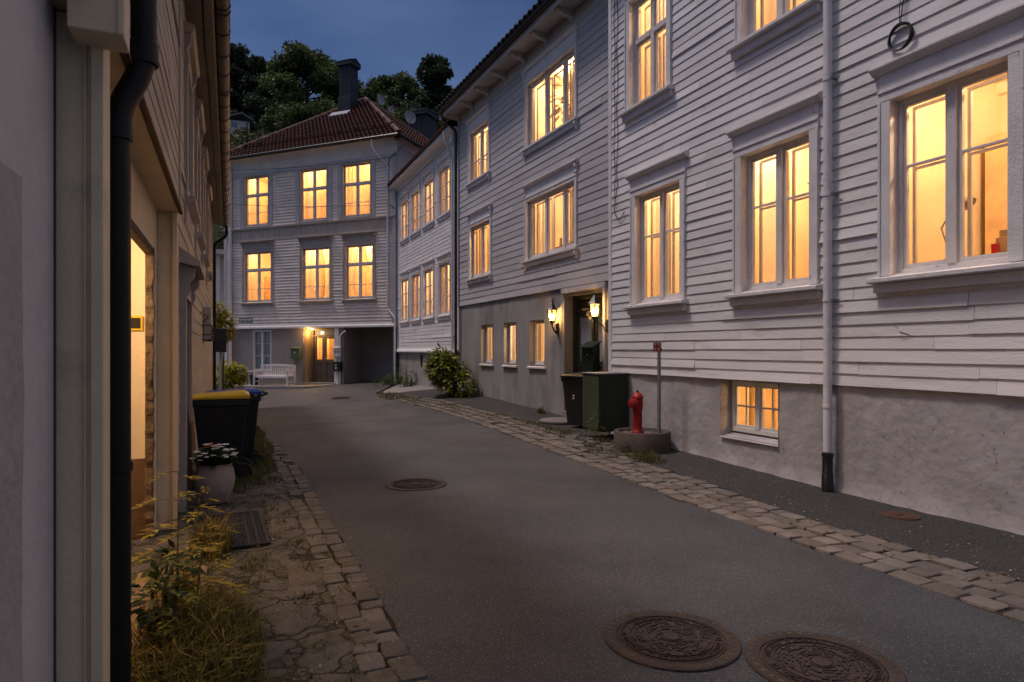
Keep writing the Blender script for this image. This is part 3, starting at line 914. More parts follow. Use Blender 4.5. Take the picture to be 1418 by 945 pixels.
# ================================================================== GREY HOUSE (right, middle)
FB = Fr((6.75, 10.0), (-0.02949, 0.99957))
hB = thing('house', 'grey clapboard house with a dark green double door between two lit lanterns', 'house', tuple(FB.P(4.5, 0.1)))
wB = [(2.0, 4.25, 3.76, 5.15), (2.0, 4.25, 6.46, 7.95), (6.5, 7.95, 3.68, 5.15), (6.6, 8.0, 6.48, 7.9)]
bB = [(3.42, 4.18, 1.22, 2.28), (4.93, 5.66, 1.22, 2.28), (6.42, 7.22, 1.22, 2.28)]
dB = (0.94, 2.50, 0.02, 2.74)
mb = MB()
wallsheet(mb, FB, -0.3, 9.0, 2.90, 8.9, wB, 0.0, -0.2)
mb.fbox(FB, 8.85, 8.995, 0, 8.9, -7, -0.201)
mb.build('wall', 'paint_grey', hB)
mb = MB()
siding(mb, FB, -0.25, 8.98, 2.915, 8.72, 0.166, wB, lip=0.028, loose=0.04)
mb.build('siding', 'paint_grey', hB)
mb = MB()
mb.fbox(FB, 0.66, 0.74, 2.93, 8.7, 0.0, 0.032)
mb.fbox(FB, 8.92, 9.02, 2.93, 8.7, -0.05, 0.036)
mb.build('corner_board', 'trim_grey', hB)
mb = MB()
rough_sheet(mb, FB, -0.3, 9.0, lambda t: GZ(6.6, 10+t), 2.93, bB+[dB], -0.02, 0.16, 0.010, 4.0)
for a, b, c, d in bB:
    for p, q in (((a, c), (a, d)), ((b, c), (b, d)), ((a, d), (b, d)), ((a, c), (b, c))):
        mb.quad(FB.P(p[0], p[1], -0.005), FB.P(q[0], q[1], -0.005), FB.P(q[0], q[1], -0.3), FB.P(p[0], p[1], -0.3))
a, b, c, d = dB
for p, q in (((a, c), (a, d)), ((b, c), (b, d)), ((a, d), (b, d))):
    mb.quad(FB.P(p[0], p[1], -0.005), FB.P(q[0], q[1], -0.005), FB.P(q[0], q[1], -0.5), FB.P(p[0], p[1], -0.5))
wallsheet(mb, FB, -0.3, 9.0, -0.3, 2.92, bB+[dB], -0.29, -0.32)
mb.build('foundation', 'concrete', hB, smooth=True)
kw = dict(casing=0.11, frieze=0.22, mat='trim_white', style='B', sash='trim_sash', proud=0.045, recess=0.08, bevel=0.003, sillp=0.08)
window(hB, FB, *wB[0], [0.25, 0.62], [], curtains='side', **kw)
window(hB, FB, *wB[1], [0.25, 0.62], [], curtains='none', **kw)
window(hB, FB, *wB[2], [0.5], [], curtains='side', cmat='curtain_dim', **kw)
window(hB, FB, *wB[3], [0.5], [0.4], curtains='side', **kw)
for a, b, c, d in bB:
    window(hB, FB, a, b, c, d, [], [], casing=0, frieze=0, mat='trim_white', style='', recess=0.17, double=False, curtains='sheer' if a < 6 else 'side', sillp=0.03, proud=0.01, apron=0, bevel=0.003)
room(hB, FB, 1.6, 5.2, 3.2, 5.75, -0.2, -2.8, 205)
room(hB, FB, 1.6, 5.2, 6.0, 8.55, -0.2, -2.8, 205)
room(hB, FB, 5.3, 8.7, 3.2, 5.75, -0.2, -2.8, 200, WARM)
room(hB, FB, 5.3, 8.7, 6.0, 8.55, -0.2, -2.8, 215)
room(hB, FB, 2.75, 8.3, 0.35, 2.8, -0.32, -2.6, 330)
# green double door
mb = MB()
F = FB
zt, zb = 2.74, GZ(6.6, 11.6)+0.14
mb.fbox(F, 0.94, 1.02, zb, zt, -0.36, -0.22); mb.fbox(F, 2.42, 2.50, zb, zt, -0.36, -0.22)
mb.fbox(F, 1.02, 2.42, zt-0.08, zt, -0.36, -0.218)
mb.fbox(F, 1.02, 2.42, zt-0.34, zt-0.28, -0.35, -0.23)
dr = mb.build('door', 'door_green', hB, bevel=0.004)
for a, b in ((1.025, 1.715), (1.725, 2.415)):
    m2 = MB()
    top = zt-0.345
    for r0, r1, s0, s1 in ((a, a+.1, zb, top), (b-.1, b, zb, top), (a+.1, b-.1, zb, zb+.2), (a+.1, b-.1, top-.12, top), (a+.1, b-.1, zb+.98, zb+1.06)):
        m2.fbox(F, r0, r1, s0, s1, -0.33, -0.275)
    for k in range(5):
        x0 = a+.1+(b-a-.2)*k/5
        m2.fbox(F, x0+.003, x0+(b-a-.2)/5-.003, zb+.2, zb+.98, -0.325, -0.30)
    m2.fbox(F, a+.1, b-.1, zb+1.06, zb+1.09, -0.33, -0.262)
    m2.build('door_leaf', 'door_green', dr, bevel=0.004)
    m3 = MB()
    m3.fbox(F, a+.1, b-.1, zb+1.09, top-.12, -0.315, -0.305)
    m3.build('pane', 'glass_dim', dr)
m2 = MB()
m2.fbox(F, 1.705, 1.735, zb, zt-.35, -0.274, -0.25)
m2.fbox(F, 1.02, 2.42, zt-.28, zt-.08, -0.32, -0.30)
m2.build('astragal', 'door_green', dr)
m2 = MB()
m2.tube([F.P(1.80, zb+1.0, -.27), F.P(1.80, zb+1.0, -.215), F.P(1.92, zb+1.0, -.212)], 0.010, 8)
m2.build('handle', 'zinc', dr, smooth=True)
mb = MB()
mb.fbox(F, 0.90, 2.54, GZ(6.6, 11.6)-0.05, zb, -0.36, 0.04)
mb.build('threshold', 'stone_step', hB, bevel=0.008)
mb = MB()   # plain surround right of the door
mb.fbox(F, 0.86, 0.938, zb, 2.80, -0.03, 0.03)
mb.fbox(F, 0.86, 2.58, 2.80, 2.90, -0.03, 0.035)
mb.build('door_surround', 'trim_grey', hB, bevel=0.004)
# eave: soffit, corbels, gutter and tile edge
mb = MB()
mb.fbox(F, -0.3, 9.3, 8.74, 8.78, 0.0, 0.50)
mb.fbox(F, -0.3, 9.3, 8.66, 8.84, 0.50, 0.525)
mb.build('soffit', 'trim_grey', hB)
for k in range(8):
    mb = MB()
    t = 0.9+k*1.13
    mb.fprism(F, [(0, 8.735), (0.42, 8.735), (0.42, 8.68), (0.30, 8.62), (0.08, 8.58), (0.05, 8.50), (0, 8.48)], t, t+0.13)
    mb.build('eave_corbel', 'trim_grey', hB, bevel=0.004)
mb = MB()
pts = []
for k in range(9):
    a_ = PI+PI*k/8
    pts.append((0.60+0.065*math.cos(a_), 8.83+0.065*math.sin(a_)))
pts += [(0.655, 8.83)]+[(0.60+0.055*math.cos(PI+PI*k/8), 8.83+0.055*math.sin(PI+PI*k/8)) for k in range(8, -1, -1)]
mb.fprism(F, pts, -0.3, 9.25)
mb.build('gutter', 'pipe_black', hB)
mb = MB()
n_ = 0
t = -0.3
while t < 9.3:   # pantile course ends show as bumps along the eave
    for k in range(3):
        d0, z0 = 0.64-0.36*k*0.8, 8.90+0.36*k*0.6
        mb.tube([F.P(t+0.12, z0+0.02, d0), F.P(t+0.12, z0+0.30, d0-0.36)], 0.075, 8)
    t += 0.235
mb.fprism(F, [(0.62, 8.86), (0.62, 8.90), (-3.6, 11.7), (-7.6, 8.9), (-7.5, 8.84), (-3.6, 11.6)], -0.35, 9.35)
mb.build('roof', 'tile_dark', hB)
dpB = downpipe(hB, bend([F.P(8.99, 8.72, 0.55), F.P(8.99, 8.55, 0.5), F.P(8.94, 8.3, 0.12), F.P(8.94, 0.25, 0.12)]), 0.045, 'black_metal', clips=[F.P(8.94, z, 0.12) for z in (1.8, 3.6, 5.4, 7.2)])

# ================================================================== PALE HOUSE (right, far)
FC = Fr((6.5, 18.5), (0, 1))
hC = thing('house', 'pale clapboard house far on the right with two rows of four narrow windows', 'house', (6.5, 22.5, 0.15))
wC = []
for (t0, t1) in ((1.36, 2.50), (3.18, 4.32), (4.93, 6.07), (6.60, 7.70)):
    wC += [(t0, t1, 6.05, 7.55), (t0, t1, 2.75, 4.42)]
mb = MB()
wallsheet(mb, FC, 0.45, 8.4, 1.5, 8.4, wC, 0.0, -0.2)
mb.fbox(FC, 0.45, 0.65, 0, 8.4, -6, -0.201)
mb.fbox(FC, 8.2, 8.4, 0, 8.4, -6, -0.201)
mb.build('wall', 'paint_pale', hC)
mb = MB()
siding(mb, FC, 0.5, 8.35, 1.62, 8.15, 0.125, wC, lip=0.024, loose=0.03, grow=0.02)
mb.build('siding', 'paint_pale', hC)
for i, w in enumerate(wC):
    window(hC, FC, *w, [0.5], [0.34, 0.67], casing=0.085, frieze=0.13, mat='trim_white', proud=0.04, recess=0.05, double=False, curtains=['sheer', 'side', 'sheer', 'side'][(i*7) % 4], cmat='curtain', hood=0.06, sillp=0.06, style='D' if i % 2 == 0 else '', bevel=0)
for z0, z1, p in ((5.3, 8.0, 260), (2.2, 5.0, 260)):
    room(hC, FC, 0.7, 4.55, z0, z1, -0.2, -2.4, p, WARM)
    room(hC, FC, 4.6, 8.15, z0, z1, -0.2, -2.4, p, WARM)
mb = MB()
mb.fprism(FC, [(0, 1.50), (0.10, 1.49), (0.10, 1.54), (0.03, 1.63), (0, 1.63)], 0.45, 8.4)
mb.fbox(FC, 0.45, 0.56, 1.63, 8.15, 0.0, 0.035)
mb.fbox(FC, 8.28, 8.4, 1.63, 8.15, 0.0, 0.035)
mb.build('water_board', 'trim_white', hC)
mb = MB()
rough_sheet(mb, FC, 0.45, 8.4, lambda t: GZ(6.4, 18.5+t), 1.5, [(4.75, 5.0, 0.95, 1.4)], -0.03, 0.2, 0.012, 9.0)
mb.fbox(FC, 4.7, 5.05, 0.9, 1.45, -0.25, -0.2)
mb.fbox(FC, 0.45, 8.4, -0.3, 1.5, -0.35, -0.3)
mb.build('foundation', 'concrete', hC, smooth=True)
mb = MB()
mb.fprism(FC, [(0, 8.15), (0.06, 8.15), (0.10, 8.25), (0.34, 8.30), (0.36, 8.42), (0, 8.42)], 0.45, 8.75)
mb.build('cornice', 'trim_white', hC)
mb = MB()
mb.fprism(FC, [(0.42, 8.42), (0.42, 8.50), (-3.2, 10.2), (-6.6, 8.5), (-6.5, 8.42), (-3.2, 10.1)], 0.5, 8.8)
t = 0.55
while t < 8.7:
    mb.tube([FC.P(t, 8.49, 0.40), FC.P(t, 8.72, -0.02)], 0.06, 6)
    t += 0.23
mb.build('roof', 'tile_red', hC)
downpipe(hC, bend([FC.P(0.78, 8.35, 0.40), FC.P(0.78, 8.05, 0.38), FC.P(0.9, 7.6, 0.09), FC.P(0.9, 0.4, 0.09)]), 0.042, 'trim_white', clips=[FC.P(0.9, z, 0.09) for z in (2, 4.2, 6.4)])
mb = MB()
mb.box(6.28, 6.46, 19.05, 19.35, 8.0, 8.45)
mb.build('rainwater_head', 'trim_white', hC)

# ================================================================== CREAM HOUSE closing the street
FD = Fr((6.40, 26.88), (-0.6984, 0.7157))
hD = thing('house', 'cream three-storey house closing the street, with red pyramid roof and tall chimney', 'house', tuple(FD.P(4.6, 0.0)))
wDu = [(6.78, 8.15, 7.32, 9.58), (3.51, 4.93, 7.32, 9.58), (1.22, 2.63, 7.32, 9.58)]
wDl = [(6.61, 8.15, 3.79, 6.08), (3.35, 4.81, 3.79, 6.08), (1.11, 2.48, 3.79, 6.08)]
WD, DD = 9.4, 10.4
mb = MB()
wallsheet(mb, FD, 0, WD, 2.55, 10.4, wDu+wDl, 0.0, -0.2)
mb.fbox(FD, 0.0, 0.2, 2.55, 10.4, -DD, -0.201)
mb.fbox(FD, WD-0.2, WD, -0.5, 10.4, -DD, -0.201)
mb.fbox(FD, 0, WD, -0.5, 10.4, -DD, -DD+0.2)
mb.build('wall', 'paint_cream', hD)
mb = MB()
siding(mb, FD, 0.12, WD-0.1, 2.70, 6.58, 0.135, wDl, lip=0.046, loose=0.01, joint=4)
siding(mb, FD, 0.12, WD-0.1, 7.24, 9.8, 0.135, wDu, lip=0.046, loose=0.01, joint=4)
FDs = Fr(tuple(FD.P(0, 0))[:2], (-FD.n[0], -FD.n[1]))   # right-hand side wall, outward to the right
FDs.n = (-FD.d[0], -FD.d[1])
siding(mb, FDs, 0.05, DD, 2.7, 10.2, 0.118, [], lip=0.02, loose=0.0)
mb.build('siding', 'paint_cream', hD)
mb = MB()
mb.fbox(FD, -0.02, 0.14, 2.7, 9.9, 0, 0.055)
mb.fbox(FD, WD-0.16, WD+0.02, 2.7, 9.9, 0, 0.055)
for t0, t1 in ((8.20, 8.42), (6.52, 6.74), (4.98, 5.2), (3.2, 3.46), (2.68, 2.9), (0.98, 1.18)):
    mb.fbox(FD, t0, t1, 7.24, 9.80, 0.046, 0.060)
mb.fbox(FD, 0.14, WD-0.16, 9.62, 9.80, 0.046, 0.066)
mb.build('pilaster_strip', 'trim_grey', hD)
mb = MB()
mb.fprism(FD, [(0, 6.58), (0.05, 6.58), (0.05, 6.66), (0.04, 6.67), (0.04, 7.08), (0.07, 7.10), (0.12, 7.16), (0.12, 7.21), (0, 7.25)], 0.0, WD)
t = 0.1
while t < WD-0.1:
    mb.fbox(FD, t, t+0.05, 6.72, 7.05, 0.04, 0.062)
    t += U(0.14, 0.3)
mb.build('string_course', 'trim_taupe', hD)
mb = MB()
mb.fprism(FD, [(0, 2.55), (0.09, 2.55), (0.09, 2.62), (0.03, 2.71), (0, 2.71)], -0.02, WD)
mb.build('water_board', 'trim_white', hD)
for a, b, c, d in wDu:
    window(hD, FD, a, b, c, d, [0.5], [0.42], transom=0.62, casing=0.07, frieze=0, mat='trim_taupe', sash='trim_white', proud=0.05, recess=0.05, double=False, curtains='sheer' if a < 6 else 'side', sillp=0.05, style='', bevel=0, apron=0)
for k, (a, b, c, d) in enumerate(wDl):
    window(hD, FD, a, b, c, d, [0.5], [0.40], transom=0.64, casing=0.14, frieze=0.30, mat='trim_taupe', sash='trim_white', proud=0.06, recess=0.05, double=False, curtains=['side', 'tied', 'tied'][k], sillp=0.08, style='D', hood=0.16, bevel=0)
for t0, t1 in ((6.3, 9.0), (3.05, 5.5), (0.4, 2.95)):
    room(hD, FD, t0, t1, 6.9, 9.95, -0.2, -2.6, 215, WARM)
    room(hD, FD, t0, t1, 3.3, 6.5, -0.2, -2.6, 200, WARM)
# plastered ground floor with garage passage, door recess and a curtained window
gD = (0.14, 2.62, -0.5, 2.52)
dD_ = (3.12, 4.78, -0.5, 2.52)
xD = (6.61, 7.74, 0.62, 2.50)
mb = MB()
rough_sheet(mb, FD, 0.0, WD, lambda t: -0.45, 2.56, [gD, dD_, xD], 0.0, 0.25, 0.008, 12.0)
for a, b, c, d in (gD, dD_, xD):
    dep = -0.42 if a > 3 else -0.3
    for p, q in (((a, c), (a, d)), ((b, c), (b, d)), ((a, d), (b, d))):
        mb.quad(FD.P(p[0], p[1], 0.01), FD.P(q[0], q[1], 0.01), FD.P(q[0], q[1], dep), FD.P(p[0], p[1], dep))
wallsheet(mb, FD, 0.0, WD, -0.5, 2.56, [gD, dD_, xD], -0.29, -0.31)
mb.build('foundation', 'plaster_D', hD, smooth=True)
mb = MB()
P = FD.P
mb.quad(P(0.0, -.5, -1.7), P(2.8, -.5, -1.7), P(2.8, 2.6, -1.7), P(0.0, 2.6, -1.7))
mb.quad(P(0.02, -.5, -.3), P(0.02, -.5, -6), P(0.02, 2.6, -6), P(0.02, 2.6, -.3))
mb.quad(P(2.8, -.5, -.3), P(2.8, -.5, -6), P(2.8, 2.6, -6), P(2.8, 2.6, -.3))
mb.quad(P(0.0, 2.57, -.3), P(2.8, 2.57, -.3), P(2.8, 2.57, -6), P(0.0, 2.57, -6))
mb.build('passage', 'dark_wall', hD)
# front door
F = FD
zb, zt = 0.13, 2.52
mb = MB()
mb.fbox(F, 3.12, 3.22, zb, zt, -0.44, -0.26); mb.fbox(F, 4.46, 4.56, zb, zt, -0.44, -0.26)
mb.fbox(F, 3.22, 4.46, zt-0.09, zt, -0.44, -0.262); mb.fbox(F, 3.22, 4.46, zt-.34, zt-.28, -0.42, -0.28)
dd = mb.build('door', 'door_brown', hD)
for a, b, gz in ((3.23, 3.92, 0.10), (3.93, 4.45, 0.06)):
    m2, m3 = MB(), MB()
    top = zt-.345
    for r0, r1, s0, s1 in ((a, a+.1, zb, top), (b-.1, b, zb, top), (a+.1, b-.1, zb, zb+.18), (a+.1, b-.1, top-gz, top), (a+.1, b-.1, zb+.86, zb+1.02)):
        m2.fbox(F, r0, r1, s0, s1, -0.39, -0.33)
    m2.fbox(F, a+.1, b-.1, zb+.18, zb+.86, -0.385, -0.36)
    m2.fbox(F, a+.17, b-.17, zb+.26, zb+.78, -0.36, -0.345)
    m2.build('door_leaf', 'door_brown', dd)
    m3.fbox(F, a+.1, b-.1, zb+1.02, top-gz, -0.365, -0.36)
    m3.build('pane', 'glass', dd)
m3 = MB()
m3.fbox(F, 3.22, 4.46, zt-.28, zt-.09, -0.38, -0.375)
m3.build('transom_light', 'glass_dim', dd)
m3 = MB()
m3.tube([F.P(3.86, zb+1.06, -.33), F.P(3.86, zb+1.06, -.27), F.P(3.74, zb+1.06, -.27)], 0.014, 8)
m3.build('handle', 'zinc', dd, smooth=True)
mb = MB()
mb.fbox(F, 4.57, 4.77, zb, zt, -0.41, -0.02)
mb.build('door_jamb', 'wood_ochre', hD)
mb = MB()
mb.fbox(F, 3.0, 4.9, -0.2, zb, -0.45, 0.12)
mb.build('threshold', 'stone_step', hD)
room(hD, FD, 2.95, 5.3, zb, 2.54, -0.45, -2.2, 110, WARM, lz=2.35, ld=-1.0)
# curtained, unlit ground-floor window
mb = MB()
for r0, r1, s0, s1 in ((6.61, 6.70, .62, 2.50), (7.65, 7.74, .62, 2.50), (6.70, 7.65, 2.41, 2.50), (6.70, 7.65, .62, .70), (7.13, 7.22, .70, 2.41)):
    mb.fbox(F, r0, r1, s0, s1, -0.16, -0.02)
ww = mb.build('window', 'trim_white', hD)
mb = MB()
for r0, r1 in ((6.70, 7.13), (7.22, 7.65)):
    for zz in (1.30, 1.86):
        mb.fbox(F, r0, r1, zz-.012, zz+.012, -0.13, -0.09)
mb.build('sash', 'trim_white', ww)
mb = MB()
mb.fbox(F, 6.70, 7.65, .70, 2.41, -0.125, -0.12)
mb.build('pane', 'glass_dim', ww)
# eave board, soffit, roof
ov = 0.4
mb = MB()
mb.fprism(FD, [(0, 9.8), (0.05, 9.8), (0.07, 10.15), (0.16, 10.30), (0.34, 10.36), (0.34, 10.44), (0, 10.44)], -0.1, WD+0.1)
mb.fprism(FDs, [(0, 10.1), (0.05, 10.1), (0.07, 10.2), (0.16, 10.30), (0.34, 10.36), (0.34, 10.44), (0, 10.44)], 0.0, DD)
mb.build('cornice', 'paint_cream', hD)
mb = MB()
mb.tube([FD.P(-ov, 10.43, ov+0.05), FD.P(WD+ov, 10.43, ov+0.05)], 0.06, 8)
mb.tube([FD.P(-ov-0.05, 10.43, ov), FD.P(-ov-0.05, 10.43, -DD)], 0.06, 8)
mb.build('gutter', 'black_metal', hD)
apex = FD.P(5.1, 14.62, -5.2)
cr = [FD.P(-ov, 10.46, ov), FD.P(WD+ov, 10.46, ov), FD.P(WD+ov, 10.46, -DD-ov), FD.P(-ov, 10.46, -DD-ov)]

def tile_slope(mb, A, B, C, px=0.22, course=0.32, amp=0.030):
    e = (B-A)
    W = e.length
    e.normalize()
    foot = A+e*((C-A).dot(e))
    s = C-foot
    Lh = s.length
    s.normalize()
    nrm = e.cross(s).normalized()
    if nrm.z < 0:
        nrm = -nrm
    xf = (C-A).dot(e)
    nx = int(W/px*6)
    ny = int(Lh/course)
    for j in range(ny+1):
        y0, y1 = j*Lh/(ny+1), min(Lh, (j+1)*Lh/(ny+1)+0.03)
        b0 = len(mb.v)
        for y, hh in ((y0, 0.095), (y1, 0.012)):
            lo, hi = xf*y/Lh, W-(W-xf)*y/Lh
            for i in range(nx+1):
                x = min(max(W*i/nx, lo), hi)
                w = amp*(math.cos(2*PI*x/px)+0.35*math.cos(4*PI*x/px+0.8))+0.012*mnoise.noise(Vector((x*1.5, y*1.5, 2.0)))
                mb.v.append(A+e*x+s*y+nrm*(hh+w))
        for i in range(nx):
            mb.f.append((b0+i, b0+i+1, b0+nx+1+i+1, b0+nx+1+i))
    # underside
    mb.add([A, B, C], [(0, 1, 2)])
mb = MB()
tile_slope(mb, cr[0], cr[1], apex)
tile_slope(mb, cr[3], cr[0], apex)
mb.add([cr[1], cr[2], apex], [(0, 1, 2)])
mb.add([cr[2], cr[3], apex], [(0, 1, 2)])
rfD = mb.build('roof', 'tile_red', hD, smooth='all')
mb = MB()
for c in (0, 1, 3):
    a_, n_ = cr[c], 26
    for k in range(n_):
        p, q = a_.lerp(apex, k/n_), a_.lerp(apex, (k+1.06)/n_)
        mb.tube([p+Vector((0, 0, .05)), q+Vector((0, 0, .075))], [0.125, 0.095], 8)
mb.build('ridge_tiles', 'tile_ridge', rfD, smooth=True)
# snow guard low on the front slope
mb = MB()
for k in range(10):
    t = 0.4+k*0.9
    mb.fbox(FD, t, t+0.05, 11.05, 11.3, -0.40, -0.34)
for z in (11.16, 11.26):
    mb.tube([FD.P(0.4, z, -0.36), FD.P(8.6, z, -0.36)], 0.018, 6)
mb.build('snow_guard', 'tile_red', rfD)
def stack(name, par, t, d, w, z0, z1, cap=True):
    mb = MB()
    mb.fbox(FD, t-w/2, t+w/2, z0, z1, d-w/2, d+w/2)
    mb.fbox(FD, t-w/2-.05, t+w/2+.05, z0, z0+(z1-z0)*0.42, d-w/2-.05, d+w/2+.05)
    mb.fbox(FD, t-w/2-.10, t+w/2+.10, z1-.30, z1-.08, d-w/2-.10, d+w/2+.10)
    mb.fprism(FD, [(d-w/2-.12, z1-.08), (d+w/2+.12, z1-.08), (d, z1+.12)], t-w/2-.12, t+w/2+.12)
    o = mb.build(name, 'chimney', par, bevel=0.01)
    m2 = MB()
    for k in range(1, 4):
        m2.fbox(FD, t-w/2+w*k/4-.008, t-w/2+w*k/4+.008, z0+(z1-z0)*0.42, z1-.3, d+w/2, d+w/2+.012)
    m2.build('standing_seam', 'chimney', o)
    return o
ch = stack('chimney', rfD, 5.3, -4.0, 0.66, 12.9, 16.15)
mb = MB()
mb.fprism(FD, [(-3.40, 13.36), (-3.10, 13.13), (-3.08, 13.18), (-3.40, 13.46)], 4.75, 5.85)
mb.build('flashing', 'lead', ch)
stack('chimney', rfD, 3.55, -8.3, 1.25, 11.5, 14.75)
downpipe(hD, bend([FD.P(0.9, 10.4, 0.42), FD.P(0.9, 10.0, 0.40), FD.P(0.35, 9.3, 0.08), FD.P(0.35, 3.3, 0.08), FD.P(-0.03, 2.9, 0.1), FD.P(-0.03, 0.1, 0.1)]), 0.045, 'trim_white', clips=[FD.P(0.35, z, 0.08) for z in (4, 6, 8)])
downpipe(hD, bend([FD.P(2.50, 2.40, 0.05), FD.P(2.78, 2.2, 0.06), FD.P(2.78, 0.1, 0.06)]), 0.035, 'trim_white')
downpipe(hD, [FD.P(8.95, 10.3, 0.12), FD.P(8.95, -0.3, 0.12)], 0.075, 'trim_white')
mb = MB()
mb.fbox(FD, 2.86, 3.08, -0.2, 2.52, 0.012, 0.06)
mb.fbox(FD, 9.18, 9.38, -0.4, 2.54, 0.015, 0.10)
mb.build('pilaster_strip', 'trim_white', hD)

# ================================================================== TIMBER HOUSE on the left
FE = Fr((0, 0), (0, -1))        # t = -v, outward = +u; d is then the u coordinate itself
def eb(mb, v0, v1, z0, z1, u0, u1):
    mb.box(u0, u1, v0, v1, z0, z1)
hE = thing('house', 'tan timber house along the left edge with a brown gutter and glowing doorway', 'house', (-0.5, 10, 0))
mb = MB()    # ground-floor plaster wall with the doorway
opE = (-6.2, -3.35, -0.1, 2.42)
F2 = Fr((-0.575, 0), (0, -1))
wallsheet(mb, F2, -6.75, -2.3, -0.1, 2.80, [opE], 0.0, -0.06)
mb.build('wall', 'column_cream', hE)
mb = MB()    # jettied storey
FJ = Fr((-0.42, 0), (0, -1))
siding(mb, FJ, -6.36, -2.62, 2.86, 5.4, 0.125, [], lip=0.02, loose=0.02)
mb.quad(FJ.P(-6.4, 2.8, 0), FJ.P(-2.5, 2.8, 0), FJ.P(-2.5, 5.5, 0), FJ.P(-6.4, 5.5, 0))
mb.build('jetty_siding', 'paint_tan', hE)
mb = MB()
eb(mb, 2.62, 6.45, 2.78, 2.80, -0.60, -0.41)
eb(mb, 2.62, 6.45, 2.80, 2.86, -0.43, -0.392)
mb.build('jetty_soffit', 'column_cream', hE)
mb = MB()
eb(mb, 2.62, 6.47, 2.775, 2.80, -0.405, -0.375)
mb.build('drip_edge', 'plank_dark', hE)
mb = MB()
eb(mb, 6.36, 6.46, 2.86, 5.4, -0.45, -0.388)
mb.build('corner_board', 'paint_tan', hE)
for v0 in (2.757, 6.42):      # square timber columns
    mb = MB()
    eb(mb, v0, v0+0.16, -0.05, 2.775, -0.574, -0.42)
    eb(mb, v0-0.02, v0-0.001, -0.05, 2.775, -0.455, -0.415)
    eb(mb, v0-0.012, v0-0.001, 0.0, 2.775, -0.478, -0.470)
    mb.build('column', 'column_cream', hE, bevel=0.006)
mb = MB()    # boxed end of the jetty
eb(mb, 2.60, 2.76, 2.66, 5.4, -0.50, -0.335)
eb(mb, 2.585, 2.60, 2.655, 5.4, -0.352, -0.330)
mb.build('corner_box', 'column_cream', hE, bevel=0.005)
mb = MB()    # passage behind the doorway
x0, x1, y0, y1, z0, z1 = -2.6, -0.64, 3.2, 6.24, -0.02, 2.7
mb.quad((x0, y1, 0.66), (x1, y1, 0.66), (x1, y1, z1), (x0, y1, z1))
mb.quad((x0, y0, z0), (x1, y0, z0), (x1, y0, z1), (x0, y0, z1))
mb.quad((x0, y0, z0), (x0, y1, z0), (x0, y1, z1), (x0, y0, z1))
mb.quad((x0, y0, z1), (x1, y0, z1), (x1, y1, z1), (x0, y1, z1))
mb.quad((x1+.005, y0, 2.42), (x1+.005, y1, 2.42), (x1+.005, y1, z1), (x1+.005, y0, z1))
mb.build('interior', 'passage', hE)
mb = MB()
eb(mb, 6.215, 6.24, -0.02, 0.66, -2.6, -0.642)
mb.build('wainscot', 'wainscot', hE)
mb = MB()
eb(mb, 3.2, 6.3, -0.12, -0.02, -2.6, -0.58)
eb(mb, 3.9, 5.15, -0.05, 0.03, -0.575, -0.14)
mb.build('threshold', 'step_red', hE, bevel=0.01)
mb = MB()    # rough masonry jamb and lintel
zz = [-0.02+2.44*k/40 for k in range(41)]
vs = []
for z in zz:
    a_, b_ = U(-.010, .010), U(-.012, .006)
    vs += [(-0.64, 6.165+a_, z), (-0.572+b_, 6.165+a_*1.3, z), (-0.572+b_, 6.20, z), (-0.64, 6.20, z)]
mb.add(vs, [(4*k+q, 4*k+(q+1) % 4, 4*k+4+(q+1) % 4, 4*k+4+q) for k in range(40) for q in range(4)])
eb(mb, 3.35, 6.2, 2.36, 2.419, -0.64, -0.57)
mb.build('door_jamb', 'brick_jamb', hE, bevel=0.012)
lt = bpy.data.lights.new('passage_light', 'POINT')
lt.energy = 120; lt.color = (1.0, 0.62, 0.30); lt.shadow_soft_size = 0.08
lo = bpy.data.objects.new('passage_light', lt); COL.objects.link(lo); lo.location = (-1.5, 5.35, 2.45)
